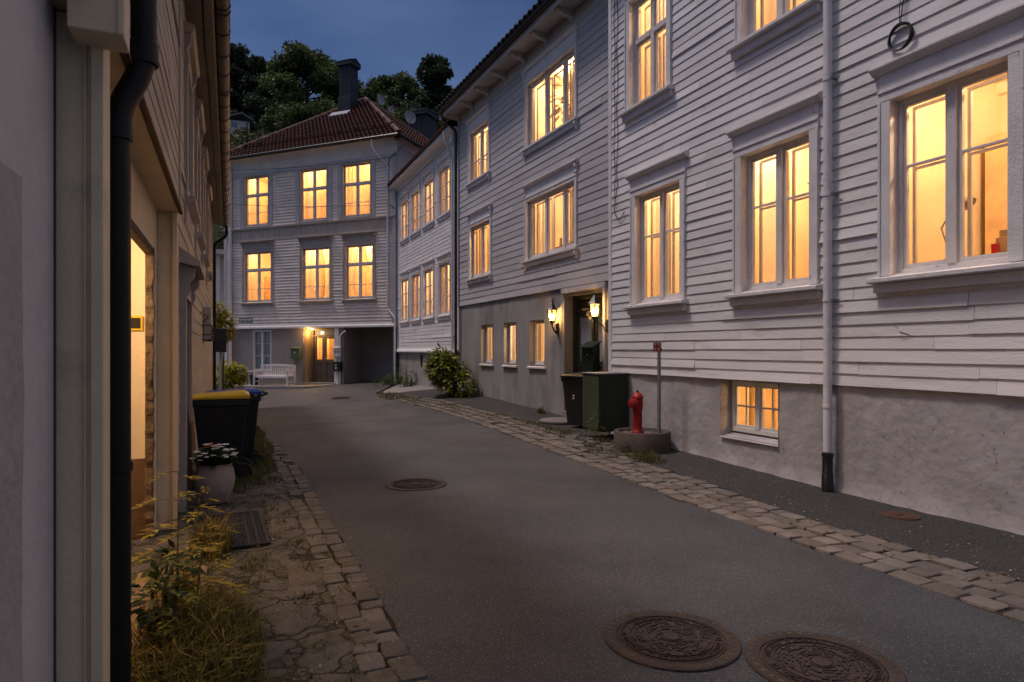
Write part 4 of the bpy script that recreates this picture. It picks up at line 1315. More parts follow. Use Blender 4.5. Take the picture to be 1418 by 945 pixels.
# siding wall beyond the jetty
F3 = Fr((-0.46, 0), (0, -1))
mb = MB()
wE = [(-8.9, -7.9, 3.25, 4.75), (-11.2, -10.2, 3.25, 4.75), (-13.5, -12.5, 3.25, 4.75), (-16.2, -15.2, 3.25, 4.75)]
wallsheet(mb, F3, -21.5, -6.5, -0.4, 5.5, [], 0.0, -0.1)
mb.build('wall', 'paint_tan', hE)
mb = MB()
siding(mb, F3, -21.45, -6.6, 0.1, 5.35, 0.19, wE, lip=0.022, loose=0.02)
mb.build('siding', 'paint_tan', hE)
mb = MB()
eb(mb, 21.4, 21.52, -0.3, 5.3, -0.5, -0.42)
mb.build('corner_board', 'paint_tan', hE)
for (a, b, c, d) in wE:
    mb = MB()
    for p, q, r_, s_ in ((a-.1, a+.06, c-.02, d), (b-.06, b+.1, c-.02, d), (a+.06, b-.06, d-.08, d), (a+.06, b-.06, c, c+.08), ((a+b)/2-.03, (a+b)/2+.03, c+.08, d-.08)):
        mb.fbox(F3, p, q, r_, s_, 0.004, 0.055)
    w = mb.build('window', 'paint_tan', hE)
    mb = MB()
    mb.fbox(F3, a+.06, b-.06, c+.08, d-.08, 0.006, 0.012)
    mb.build('pane', 'glass_dim', w)
    mb = MB()
    mb.fprism(F3, [(0, d+.22), (0.10, d+.22), (0.125, d+.27), (0.125, d+.30), (0, d+.34)], a-.16, b+.16)
    mb.fbox(F3, a-.1, b+.1, d, d+.22, 0.004, 0.045)
    mb.build('hood', 'paint_tan', w)
    for tt in (a-.12, b+.05):
        m2 = MB()
        m2.fprism(F3, [(0, d+.219), (0.09, d+.219), (0.085, d+.12), (0.05, d+.05), (0.065, d-.04), (0.058, d-.16), (0.02, d-.24), (0, d-.24)], tt, tt+.07)
        m2.build('hood_bracket', 'trim_taupe', w)
    mb = MB()
    mb.fprism(F3, [(0, c-.02), (0.13, c-.03), (0.13, c-.08), (0.05, c-.12), (0.04, c-.30), (0, c-.36)], a-.14, b+.14)
    mb.build('sill', 'trim_taupe', w)
# side door with carved hood
mb = MB()
for v0 in (7.1, 8.15):
    eb(mb, v0, v0+0.14, -0.05, 2.25, -0.455, -0.385)
eb(mb, 7.24, 8.15, 2.10, 2.25, -0.455, -0.39)
de = mb.build('door_surround', 'trim_taupe', hE)
mb = MB()
F4 = Fr((-0.455, 0), (0, -1))
mb.fprism(F4, [(0, 2.42), (0.15, 2.385), (0.20, 2.385), (0.20, 2.43), (0.0, 2.58)], -8.42, -6.98)
mb.build('door_hood', 'trim_taupe', de)
for v0 in (7.08, 8.17):
    m2 = MB()
    m2.fprism(F4, [(0, 2.41), (0.15, 2.37), (0.14, 2.28), (0.095, 2.23), (0.11, 2.16), (0.075, 2.08), (0.072, 1.98), (0, 1.95)], -v0-.11, -v0)
    m2.build('hood_bracket', 'trim_taupe', de)
mb = MB()
eb(mb, 7.24, 8.15, 0.0, 2.10, -0.45, -0.42)
mb.build('door_leaf', 'door_brown', de)
# eave: soffit boards, gutter, brackets
mb = MB()
mb.fprism(FE, [(-0.62, 5.44), (-0.17, 5.30), (-0.17, 5.33), (-0.62, 5.47)], -21.5, -1.0)
mb.fbox(FE, -21.5, -1.0, 5.24, 5.42, -0.17, -0.15)
mb.build('soffit', 'paint_tan', hE)
mb = MB()
rg, gc, gz = 0.085, -0.072, 5.36
prof = [(gc+rg*math.cos(PI+PI*k/10), gz+rg*math.sin(PI+PI*k/10)) for k in range(11)]+[(gc+(rg-.008)*math.cos(2*PI-PI*k/10), gz+(rg-.008)*math.sin(2*PI-PI*k/10)) for k in range(11)]
mb.fprism(FE, prof, -21.6, -1.0)
gu = mb.build('gutter', 'gutter_metal', hE, smooth=True)
v = 2.2
while v < 21.5:
    mb = MB()
    for vv in ((v,) if R() > 0.2 else (v, v+0.12)):
        p2 = [(gc+(rg+.008)*math.cos(PI+PI*k/10), gz+(rg+.008)*math.sin(PI+PI*k/10)) for k in range(11)]+[(gc+(rg+.001)*math.cos(2*PI-PI*k/10), gz+(rg+.001)*math.sin(2*PI-PI*k/10)) for k in range(11)]
        mb.fprism(FE, p2, -vv-.012, -vv+.012)
    mb.build('gutter_bracket', 'black_metal', gu)
    v += 0.62
mb = MB()
for k, uu in enumerate((-0.275, -0.262)):
    mb.tube([(uu+.008*math.sin(i*1.3+k), 1.2+i*.6, 5.318-(uu+.17)*.31-.012-.012*abs(math.sin(i*.9+k))) for i in range(34)], .006, 5)
o = mb.build('eave_cable', 'cable'); tag(o, 'thin black double cable running under the brown eave on the left', 'cable')
roof_slab(hE, FE, -21.6, -1.0, [(-0.10, 5.44), (-0.10, 5.50), (-3.6, 7.7), (-7.2, 5.5), (-7.1, 5.42), (-3.6, 7.6)], 'tile_dark')
mb = MB()
eb(mb, 21.38, 21.5, -0.4, 5.5, -6.5, -0.47)
eb(mb, 2.6, 2.7, 2.9, 5.5, -6.5, -0.5)
eb(mb, 2.6, 21.4, -0.4, 5.5, -6.6, -6.4)
mb.build('back_wall', 'paint_tan', hE)
# black downpipes
dp = downpipe(hE, bend([(-0.335, 3.19, 5.3), (-0.335, 3.19, 2.78), (-0.43, 3.17, 2.58), (-0.43, 3.17, 0.06)], 8), 0.050, 'pipe_black', n=20)
mb = MB()
for c in ((-0.43, 3.17, 1.08),):
    mb.lathe([(0.0505, -0.02), (0.058, -0.018), (0.058, 0.018), (0.0505, 0.02)], c, 20)
    mb.box(-0.575, -0.48, 3.16, 3.18, 1.07, 1.09)
mb.build('pipe_clip', 'pipe_black', dp, smooth=True)
for c in ((-0.335, 3.19, 2.84), (-0.43, 3.17, 2.50)):
    mb = MB()
    mb.lathe([(0.0505, -0.05), (0.057, -0.045), (0.057, 0.045), (0.0505, 0.05)], c, 20)
    mb.build('pipe_collar', 'pipe_black', dp, smooth=True)
downpipe(hE, bend([(-0.07, 21.4, 5.3), (-0.07, 21.4, 5.0), (-0.40, 21.4, 4.75), (-0.40, 21.4, -0.1)], 6), 0.048, 'pipe_black')

# near plastered wall at the picture's left edge
jn = 1
wl = thing('wall', 'bluish white plastered wall with a rough grey panel, next to the first cream column', 'wall', (-0.7, 1.5, 0))
mb = MB()
mb.box(-1.2, -0.565, -3.0, 2.748, -0.05, 5.6)
mb.build('plaster_face', 'plaster_blue', wl)
mb = MB()
mb.box(-0.60, -0.5605, 2.735, 2.7555, -0.05, 5.5)
mb.build('dark_joint', 'plank_dark', wl)
mb = MB()
FW = Fr((-0.563, 0), (0, -1))
rough_sheet(mb, FW, -2.34, 1.5, lambda t: 0.0, 2.08, [], 0.004, 0.08, 0.006, 30)
mb.build('rough_panel', 'plaster_rough', wl, smooth=True)
# ================================================================== street things
def manhole(label, u, v, r, group=None, mat='rust', rz=0.0, seed=0, rings=True):
    t = thing('manhole_cover', label, 'manhole cover', (u, v, GZ(u, v)+0.006), rz, group)
    rnd = random.Random(seed)
    mb = MB()
    mb.lathe([(r*0.80, -0.01), (r*0.80, 0.004), (r*0.84, 0.008), (r*0.985, 0.008), (r, 0.002), (r, -0.02)], n=64)
    n = 36
    fr = mb.build('frame', mat, t, smooth=True, local=True)
    m2 = MB()
    for k in range(n):
        a = 2*PI*k/n
        c, s = math.cos(a), math.sin(a)
        m2.lathe([(0.011, 0.0), (0.011, 0.0095), (0.006, 0.0095)], (c*r*0.91, s*r*0.91, 0), 8)
    m2.build('studs', 'black_metal', fr, local=True)
    m3 = MB()
    m3.lathe([(r*0.785, -0.01), (r*0.785, 0.003), (r*0.775, 0.004), (0.001, 0.004)], n=64)
    lid = m3.build('lid', mat, t, smooth=True, local=True)
    m4 = MB()
    def arc(r0, r1, a0, a1, z):
        nn = max(2, int((a1-a0)*r1/0.02))
        for i in range(nn):
            p, q = a0+(a1-a0)*i/nn, a0+(a1-a0)*(i+1)/nn
            vs = []
            for zz in (0.003, z):
                for rr, aa in ((r0, p), (r1, p), (r1, q), (r0, q)):
                    vs.append((rr*math.cos(aa), rr*math.sin(aa), zz))
            m4.hexa(vs)
    for rr in (0.60, 0.735):
        arc(r*rr, r*(rr+0.012), 0, 2*PI, 0.011)
    a = 0
    while a < 2*PI-0.1:      # cast characters round the rim: only their worn blocks remain
        w = rnd.uniform(0.05, 0.11)
        if rnd.random() > 0.12:
            z = 0.010
            arc(r*0.645, r*0.655, a, a+w, z)
            if rnd.random() > .4: arc(r*0.655, r*0.71, a, a+0.018, z)
            if rnd.random() > .4: arc(r*0.655, r*0.71, a+w-.018, a+w, z)
            if rnd.random() > .5: arc(r*0.71, r*0.72, a, a+w, z)
        a += w+0.035
    for ring in range(7):
        r0 = r*(0.20+ring*0.055)
        a = rnd.uniform(0, .4)
        while a < 2*PI+0.2:
            w = rnd.uniform(0.12, 0.42)*0.3/(r0/r)
            if rnd.random() > 0.2:
                j = rnd.uniform(-.006, .006)
                arc(r0+j, r0+j+r*0.028, a, a+w, rnd.uniform(.008, .012))
            a += w+rnd.uniform(.05, .16)*0.3/(r0/r)
    arc(r*0.0, r*0.13, 0, 2*PI, 0.012)
    arc(r*0.15, r*0.165, 0, 2*PI, 0.010)
    m4.build('cast_relief', mat, lid, local=True)
    return t
manhole('rusty manhole cover with a raised centre, left of the pair at the bottom', 2.2, 2.89, 0.365, 'rusty manhole covers in the road', seed=3, rz=0.3)
manhole('dark rusty manhole cover cut by the bottom edge, right of the pair nearest the camera', 2.71, 2.355, 0.365, 'rusty manhole covers in the road', seed=5, rz=1.4)
manhole('small looking rusty manhole cover alone in mid road, before the hydrant', 2.0, 7.39, 0.36, 'rusty manhole covers in the road', seed=8)
manhole('far flat manhole cover in the road before the cream house', 3.4, 21.6, 0.38, 'rusty manhole covers in the road', seed=9)
t = thing('manhole_cover', 'small orange rusty valve cover in the pavement by the cracked foundation', 'manhole cover', (5.79, 4.15, GZ(5.79, 4.15)+0.012))
mb = MB(); mb.lathe([(0.15, -.02), (0.165, -.02), (0.165, 0.004), (0.15, 0.006), (0.14, 0.003), (0.001, 0.003)], n=32); mb.build('frame', 'rust_orange', t, smooth=True, local=True)
mb = MB(); mb.lathe([(0.128, 0.002), (0.128, 0.007), (0.10, 0.008), (0.095, 0.006), (0.001, 0.006)], n=32); mb.box(-.05, .05, -.012, .012, .006, .012); mb.build('lid', 'rust_orange', t, local=True)

# concrete ring, hydrant and marker post
g = GZ(5.68, 8.15)
PX, PY = 5.69, 8.17
t = thing('concrete_ring', 'low brown concrete ring filled with gravel, holding the hydrant', 'planter ring', (PX, PY, g))
mb = MB(); mb.lathe([(0.34, -.03), (0.415, -.03), (0.42, 0.0), (0.42, 0.275), (0.41, 0.29), (0.365, 0.29), (0.355, 0.28), (0.34, 0.2)], n=48)
mb.build('ring', 'ring_concrete', t, smooth=True, local=True)
mb = MB()
for i in range(260):
    a, r_ = U(0, 6.28), 0.335*math.sqrt(R())
    s = U(.008, .02)
    mb.lathe([(s*.5, -s*.4), (s, 0), (s*.6, s*.6)], (r_*math.cos(a), r_*math.sin(a), 0.235+U(-.004, .012)), 5, U(0, 3))
mb.lathe([(0.345, 0.20), (0.345, 0.232), (0.001, 0.238)], n=24)
mb.build('gravel_fill', 'gravel', t, local=True)
hx, hy = 5.63, 8.20
t = thing('fire_hydrant', 'small red fire hydrant with one capped side outlet, standing in the gravel ring', 'hydrant', (hx, hy, g+0.235), 0.0)
mb = MB()
mb.lathe([(0.095, 0), (0.095, 0.03), (0.085, 0.05), (0.072, 0.065), (0.070, 0.10), (0.066, 0.34), (0.072, 0.36), (0.078, 0.40), (0.080, 0.54), (0.086, 0.545), (0.086, 0.565), (0.078, 0.575), (0.06, 0.61), (0.035, 0.625), (0.03, 0.628)], n=24)
mb.build('barrel', 'red', t, smooth=True, local=True)
mb = MB(); mb.lathe([(0.02, 0.625), (0.02, 0.655), (0.012, 0.66)], n=5); mb.build('stem_nut', 'black_metal', t, local=True)
dirv = Vector((-0.93, -0.36, 0)).normalized()
mb = MB(); mb.tube([Vector((0, 0, .47))+dirv*x for x in (0.05, 0.10, 0.105, 0.125, 0.13, 0.165, 0.175)], [0.062, 0.062, 0.075, 0.075, 0.062, 0.058, 0.035], 18)
cp = mb.build('outlet_cap', 'red', t, smooth=True, local=True)
mb = MB(); mb.tube([Vector((0, 0, .47))+dirv*x for x in (0.17, 0.195)], 0.018, 5); mb.build('cap_nut', 'red', cp, local=True)
mb = MB(); mb.tube([Vector((0, 0, .42))+dirv*0.13, Vector((0, 0, .36))+dirv*0.115, Vector((0, 0, .31))+dirv*0.09, Vector((0, 0, .36))+dirv*0.07], 0.008, 6); mb.build('chain', 'red', t, local=True)
t = thing('marker_post', 'grey steel marker post with a small red number plate beside the hydrant', 'sign post', (5.83, 7.94, g+0.20))
mb = MB(); mb.tube([(0, 0, 0), (0, 0, 1.36)], 0.027, 12); mb.build('post', 'zinc', t, smooth=True, local=True)
mb = MB()
FS = Fr((-0.012, -0.034), (-0.86, -0.5)); FS = Fr((0, 0), (-0.82, 0.57))
mb.fbox(FS, -0.03, 0.085, 1.28, 1.41, 0.028, 0.036)
pl = mb.build('plate', 'sign_red', t, local=True)
def glyph(mb, F, t, z, w, h, d, segs, th=0.006, sgn=-1):
    """seven segment style strokes: a top, b upper right, c lower right, d bottom, e lower left, f upper left, g middle"""
    def X(x): return t+sgn*x*w
    for s_ in segs:
        x0, x1, y0, y1 = {'a': (0, 1, 1, 1), 'd': (0, 1, 0, 0), 'g': (0, 1, .5, .5), 'b': (1, 1, .5, 1), 'c': (1, 1, 0, .5), 'e': (0, 0, 0, .5), 'f': (0, 0, .5, 1)}[s_]
        a, b = sorted((X(x0), X(x1)))
        mb.fbox(F, a-th/2, b+th/2, z+y0*h-th/2, z+y1*h+th/2, d-0.002, d+0.0015)
DIG = {'1': 'bc', '2': 'abged', '3': 'abgcd', '4': 'fgbc', '5': 'afgcd', '7': 'abc', '0': 'abcdef', '8': 'abcdefg', '6': 'afgedc'}
mb = MB()
for row, (p, q) in enumerate((('8', '2'), ('1', '1'), ('4', '5'))):
    for k, c in enumerate((p, q)):
        glyph(mb, FS, 0.068-0.052*k, 1.376-0.040*row, 0.020, 0.022, 0.037, DIG[c], 0.006)
mb.build('numbers', 'sign_white', pl, local=True)
mb = MB(); mb.fbox(FS, -0.045, -0.02, 1.30, 1.325, -0.01, 0.03); mb.build('clamp', 'black_metal', t, local=True)

# green cabinet
t = thing('storage_cabinet', 'dark green steel cabinet with a ribbed olive end panel on thin legs', 'cabinet', (5.83, 9.46, GZ(5.83, 9.46)))
mb = MB(); mb.box(-.265, .27, -.28, .27, .13, 1.075); cb = mb.build('body', 'cabinet', t, bevel=0.008, local=True)
mb = MB(); mb.box(-.295, .285, -.30, .29, 1.076, 1.10); mb.build('top', 'zinc', t, bevel=0.005, local=True)
mb = MB()
for k in range(9):
    y = -.262+k*.058
    mb.box(-.278, -.266, y+.003, y+.052, .16, 1.05)
mb.build('ribbed_panel', 'cabinet_rib', t, bevel=0.004, local=True)
for sx in (-.24, .24):
    for sy in (-.25, .24):
        mb = MB(); mb.tube([(sx, sy*.8, .13), (sx, sy*.95, .06), (sx, sy*1.02, 0), (sx*.9, sy*1.15, 0.0)], 0.010, 8); mb.build('leg', 'zinc', t, smooth=True, local=True)

def wheelie_bin(label, u, v, rz, lid, s=1.0, group=None, emblem=False):
    """front looks to local -y, wheels and handle at local +y"""
    t = thing('wheelie_bin', label, 'bin', (u, v, GZ(u, v)), rz, group)
    w0, w1, d0, d1 = 0.21*s, 0.27*s, 0.22*s, 0.30*s
    h0, h1 = 0.06*s, 0.98*s
    mb = MB()
    ring = lambda w, d, z, o=0: [(-w, -d+o, z), (w, -d+o, z), (w, d+o*0.3, z), (-w, d+o*0.3, z)]
    lv = [ring(w0, d0, h0), ring(w0*1.01, d0, h0+.1), ring(w1*.98, d1*.98, h1-.08), ring(w1*1.05, d1*1.05, h1-.08), ring(w1*1.05, d1*1.05, h1)]
    vs = [p for r_ in lv for p in r_]
    fs = [(i*4+k, i*4+(k+1) % 4, i*4+4+(k+1) % 4, i*4+4+k) for i in range(4) for k in range(4)]+[(3, 2, 1, 0), (16, 17, 18, 19)]
    mb.add(vs, fs)
    mb.build('body', 'bin_black', t, bevel=0.012, local=True)
    mb = MB()
    a, b = w1*1.08, d1*1.08
    vs = [(-a, -b-.02, h1+.004), (a, -b-.02, h1+.004), (a, b, h1+.004), (-a, b, h1+.004), (-a, -b-.02, h1+.03), (a, -b-.02, h1+.03), (a, b, h1+.05), (-a, b, h1+.05),
          (-a*.86, -b*.82, h1+.05), (a*.86, -b*.82, h1+.05), (a*.86, b*.8, h1+.085), (-a*.86, b*.8, h1+.085)]
    mb.add(vs, [(3, 2, 1, 0), (0, 1, 5, 4), (1, 2, 6, 5), (2, 3, 7, 6), (3, 0, 4, 7), (4, 5, 9, 8), (5, 6, 10, 9), (6, 7, 11, 10), (7, 4, 8, 11), (8, 9, 10, 11)])
    ld = mb.build('lid', lid, t, bevel=0.01, local=True)
    mb = MB()
    for x in (-a*.5, a*.5):
        mb.box(x-.04, x+.04, -b-.045, -b-.02, h1+.008, h1+.022)
    mb.build('lid_grip', lid, ld, local=True)
    mb = MB(); mb.tube([(-a*.8, b-.02, h1-.02), (-a*.8, b+.07, h1+.015), (a*.8, b+.07, h1+.015), (a*.8, b-.02, h1-.02)], 0.016, 8)
    mb.build('handle', 'bin_black', t, smooth=True, local=True)
    for sx in (-1, 1):
        mb = MB(); x = sx*(w0+.03)
        mb.tube([(x-.028, d0+.03, .10*s), (x-.022, d0+.03, .10*s), (x+.022, d0+.03, .10*s), (x+.028, d0+.03, .10*s)], [.085*s, .10*s, .10*s, .085*s], 24)
        wl_ = mb.build('wheel', 'rubber', t, smooth=True, local=True)
        mb = MB(); mb.tube([(x-.031, d0+.03, .10*s), (x+.031, d0+.03, .10*s)], .05*s, 12); mb.build('hub', 'bin_black', wl_, local=True)
    mb = MB(); mb.tube([(-w0-.03, d0+.03, .10*s), (w0+.03, d0+.03, .10*s)], .012, 8); mb.build('axle', 'zinc', t, local=True)
    if emblem:
        mb = MB(); mb.lathe([(0.02, 0), (0.02, .002), (.001, .002)], n=16)
        f = (0.6-h0)/(h1-h0)
        mb.v = [Vector((p.x, -(d0+(d1-d0)*0.55)-.004-p.z, 0.62+p.y)) for p in mb.v]
        mb.box(-.018, .018, -(d0+(d1-d0)*0.5)-.012, -(d0+(d1-d0)*0.5)-.004, 0.555, 0.58)
        mb.build('sticker', 'sign_white', t, local=True)
    return t
wheelie_bin('black wheelie bin with a bright yellow lid, against the timber house wall', -0.09, 8.75, rad(-90), 'lid_yellow', 1.0, 'wheelie bins by the left wall')
wheelie_bin('black wheelie bin with a blue lid, tucked behind the yellow lidded one', 0.06, 9.55, rad(-86), 'lid_blue', 1.0, 'wheelie bins by the left wall')
wheelie_bin('plain black wheelie bin with a black lid between the green door and the green cabinet', 6.14, 10.75, rad(-70), 'bin_black', 0.98, emblem=True)

# mailbox on a post behind the bin
t = thing('mailbox', 'dark green mailbox with sloping flap before the dark double door', 'mailbox', (6.52, 11.1, GZ(6.5, 11.1)), rad(-62))
mb = MB(); mb.box(-.02, .02, .0, .04, -.02, 1.12); mb.build('post', 'black_metal', t, local=True)
mb = MB(); mb.add([(-.135, -.13, 1.02), (.135, -.13, 1.02), (.135, .13, 1.02), (-.135, .13, 1.02), (-.135, -.13, 1.50), (.135, -.13, 1.50), (.135, .13, 1.60), (-.135, .13, 1.60)], [(3, 2, 1, 0), (4, 5, 6, 7), (0, 1, 5, 4), (1, 2, 6, 5), (2, 3, 7, 6), (3, 0, 4, 7)])
mb.build('box', 'darkgreen', t, bevel=0.008, local=True)
mb = MB(); mb.add([(-.155, -.19, 1.50), (.155, -.19, 1.50), (.155, .15, 1.615), (-.155, .15, 1.615), (-.155, -.19, 1.525), (.155, -.19, 1.525), (.155, .15, 1.64), (-.155, .15, 1.64)], [(3, 2, 1, 0), (4, 5, 6, 7), (0, 1, 5, 4), (1, 2, 6, 5), (2, 3, 7, 6), (3, 0, 4, 7)])
mb.build('flap', 'darkgreen', t, bevel=0.006, local=True)
mb = MB(); mb.box(-.02, .02, -.137, -.13, 1.36, 1.39); mb.build('lock', 'zinc', t, local=True)

t = tag((lambda mb: (mb.lathe([(0.44, 0), (0.46, 0.02), (0.46, 0.05), (0.44, 0.062), (0.001, 0.064)], n=40), mb.build('stone_slab', 'kerb', smooth=True))[1])(MB()), 'round grey stone slab lying on the pavement before the green door', 'stone slab')
t.location = (6.18, 11.65, GZ(6.18, 11.65)+0.0)

# lanterns
def lantern(label, t0, zc, out, power, group):
    base = FB.P(t0, zc-0.28, 0.0)
    ang = math.atan2(FB.n[1], FB.n[0])-PI
    t = thing('wall_lantern', label, 'lantern', base, ang, group)       # local -x points away from the wall
    mb = MB()
    mb.box(-0.02, 0.018, -.045, .045, -0.10, 0.14)
    mb.build('wall_plate', 'black_metal', t, bevel=0.006, local=True)
    mb = MB()
    if out > .2:
        mb.tube(bend([(-0.02, 0, -0.05), (-0.06, 0, -0.09), (-0.10, 0, 0.02), (-out, 0, 0.12), (-out, 0, 0.17)]), 0.011, 8)
        mb.tube([(-0.01, 0, 0.10), (-0.08, 0, 0.06), (-0.12, 0, 0.03)], 0.008, 8)
    else:
        mb.tube(bend([(-0.01, 0, -0.06), (-0.06, 0, -0.05), (-out, 0, 0.08), (-out, 0, 0.17)]), 0.02, 8)
    mb.build('bracket', 'black_metal', t, smooth=True, local=True)
    c = (-out, 0, 0)
    mb = MB()
    mb.lathe([(0.025, 0.13), (0.05, 0.16), (0.075, 0.175), (0.075, 0.19), (0.001, 0.19)], c, 6)
    mb.lathe([(0.135, 0.43), (0.14, 0.44), (0.11, 0.475), (0.07, 0.53), (0.035, 0.58), (0.016, 0.60), (0.012, 0.63), (0.018, 0.645), (0.003, 0.67)], c, 6)
    cg = mb.build('cage', 'black_metal', t, local=True)
    for k in range(6):
        a = 2*PI*k/6
        p0 = Vector((c[0]+.075*math.cos(a), .075*math.sin(a), .185)); p1 = Vector((c[0]+.112*math.cos(a), .112*math.sin(a), .435))
        m2 = MB(); m2.tube([p0, p1], 0.011, 6); m2.build('cage_bar', 'black_metal', cg, local=True)
    mb = MB()
    for k in range(6):
        a, b = 2*PI*k/6, 2*PI*(k+1)/6
        mb.quad((c[0]+.072*math.cos(a), .072*math.sin(a), .19), (c[0]+.072*math.cos(b), .072*math.sin(b), .19), (c[0]+.108*math.cos(b), .108*math.sin(b), .432), (c[0]+.108*math.cos(a), .108*math.sin(a), .432))
    mb.build('pane', 'lamp_glass', t, local=True)
    mb = MB(); mb.lathe([(0.012, .20), (0.02, .23), (0.026, .27), (0.024, .31), (0.010, .345), (.002, .35)], c, 12)
    mb.build('bulb', 'bulb', t, smooth=True, local=True)
    l = bpy.data.lights.new('lantern_light', 'POINT'); l.energy = power; l.color = (1.0, 0.55, 0.18); l.shadow_soft_size = 0.04
    o = bpy.data.objects.new('lantern_light', l); COL.objects.link(o)
    o.location = base+Vector((FB.n[0]*out, FB.n[1]*out, 0.30))
lantern('lit black lantern close against the concrete wall, left of the green door', 2.80, 2.30, 0.13, 75, 'lit lanterns at the green door')
lantern('lit black lantern held out on a curved arm, right of the green door', 0.80, 2.30, 0.30, 90, 'lit lanterns at the green door')
# house number plate by the left lantern
mb = MB(); mb.fbox(FB, 2.98, 3.08, 2.62, 2.75, -0.012, 0.004); o = mb.build('house_number', 'sign_grey'); tag(o, 'tiny house number plate above the left lantern', 'number plate')
m2 = MB(); glyph(m2, FB, 3.05, 2.65, 0.035, 0.07, 0.005, 'bc', 0.012); glyph(m2, FB, 3.09, 2.62, 0.07, 0.07, 0.005, 'd', 0.008)
m2.build('number', 'plank_dark', o)

# coil of cable and hanging cables on the white house
mb = MB()
cc = FA.P(4.36, 4.67, 0.06)
pts = []
for i in range(150):
    a = 2*PI*i/40
    rr = 0.12+0.007*math.sin(i*0.11)
    pts.append(cc+Vector((0.012*math.sin(i*0.23), rr*math.cos(a), rr*1.02*math.sin(a))))
mb.tube(pts, 0.009, 7)
mb.tube([cc+Vector((0, 0, .11)), cc+Vector((0.0, -.015, .25)), cc+Vector((0.01, -.06, .6)), cc+Vector((0.02, -.08, 1.0)), cc+Vector((0.03, -.10, 1.7))], 0.006, 6)
mb.tube([cc+Vector((0, 0.01, .11)), cc+Vector((0.0, .01, .3)), cc+Vector((0.01, -.03, .6)), cc+Vector((0.02, -.06, 1.0))], 0.004, 6)
o = mb.build('cable_coil', 'cable', smooth=True); tag(o, 'coil of black cable hung on the white boards above the nearest window', 'cable coil')
mb = MB()
for dt, zb in ((0.0, 4.35), (0.09, 4.15)):
    pts = []
    for i in range(26):
        z = 8.0-(8.0-zb)*i/25
        pts.append(FA.P(9.50+dt+0.02*math.sin(i*0.9+dt*40), z, 0.042))
    mb.tube(pts, 0.006, 6)
mb.tube(bend([FA.P(9.5, 4.36, .045), FA.P(9.60, 3.95, .05), FA.P(9.42, 3.75, .05), FA.P(9.28, 3.9, .045)]), 0.007, 6)
o = mb.build('hanging_cable', 'cable', smooth=True); tag(o, 'black cable looping down the left edge of the white house', 'cable')

# overhead wires with their bracket
mb = MB()
for z0, z1, d in ((9.54, 9.98, 0.35), (7.60, 8.44, 0.35)):
    pts = [FD.P(0.1+9.4*i/16, z0+(z1-z0)*i/16-0.12*math.sin(PI*i/16), d) for i in range(17)]
    mb.tube(pts, 0.011, 5)
mb.tube([FD.P(0.3, 9.3, 0.1), FD.P(0.05, 9.54, 0.36), FD.P(0.0, 9.75, 0.05)], 0.02, 6)
mb.tube([FD.P(0.05, 7.5, 0.05), FD.P(0.05, 7.6, 0.36)], 0.02, 6)
mb.tube([FD.P(0.05, 9.54, 0.36), FB.P(8.6, 9.0, 0.3)], 0.010, 5)
o = mb.build('overhead_wire', 'cable'); tag(o, 'two overhead wires crossing the front of the cream house', 'wires')

# ------------------------------------------------------------------ in front of the cream house
mb = MB()
pts = [FD.P(2.9, 0, 0.0)]
for k in range(9):
    a = PI/2*k/8
    pts.append(FD.P(3.6-0.7*math.cos(a) if k else 2.9, 0, 0.0+1.5*math.sin(a)))
pts += [FD.P(9.6, 0, 1.5), FD.P(9.6, 0, 0.0)]
top = [Vector((p.x, p.y, GZ(p.x, p.y)*0.4+0.06)) for p in pts]
n = len(pts)
mb.add(top+[Vector((p.x, p.y, -0.5)) for p in pts], [tuple(range(n))]+[(i, (i+1) % n, n+(i+1) % n, n+i) for i in range(n)])
structure(mb.build('front_pavement', 'stone_step', bevel=0.01))
def pz(t, d):
    p = FD.P(t, 0, d)
    return GZ(p.x, p.y)*0.4+0.06
ang = math.atan2(FD.d[1], FD.d[0])
bt = thing('park_bench', 'white slatted garden bench standing before the cream house', 'bench', FD.P(5.72, pz(5.72, .6), 0.62), ang-PI)
mb = MB()   # local x along the bench, y- towards the street
L2 = 0.92
for k in range(4):
    mb.box(-L2+.04, L2-.04, -.40+k*.11, -.31+k*.11, .40, .425)
mb.box(-L2+.05, L2-.05, -.42, -.395, .33, .40)
mb.build('seat', 'bench', bt, local=True)
mb = MB()
for k in range(15):
    x = -L2+.13+k*(2*L2-.26)/14
    mb.box(x-.025, x+.025, .035, .055, .46, .84)
mb.box(-L2+.05, L2-.05, .03, .065, .43, .47)
nn = 12
vs = []
for y in (.025, .07):
    for i in range(nn+1):
        x = -L2+.02+(2*L2-.04)*i/nn
        h = .045*math.sin(PI*i/nn)
        vs += [(x, y, .83), (x, y, .885+h)]
fs = []
for i in range(nn):
    a = 2*i; b = 2*(nn+1)+2*i
    fs += [(a, a+2, a+3, a+1), (b, b+1, b+3, b+2), (a+1, a+3, b+3, b+1), (a, b, b+2, a+2)]
mb.add(vs, fs)
mb.build('backrest', 'bench', bt, local=True)
for sx in (-1, 1):
    for y, h in ((-.42, .60), (.05, .88)):
        mb = MB(); mb.box(sx*L2-.03, sx*L2+.03, y-.03, y+.03, 0.0, h); mb.build('leg', 'bench', bt, bevel=0.004, local=True)
    mb = MB(); mb.box(sx*L2-.035, sx*L2+.035, -.47, .02, .605, .635); mb.box(sx*L2-.02, sx*L2+.02, -.39, .02, .14, .18)
    for k in range(3):
        mb.box(sx*L2-.012, sx*L2+.012, -.32+k*.11, -.29+k*.11, .42, .604)
    mb.build('armrest', 'bench', bt, local=True)
t = thing('side_table', 'small pale side table left of the white bench', 'table', FD.P(7.05, pz(7.05, .6), 0.60), ang-PI)
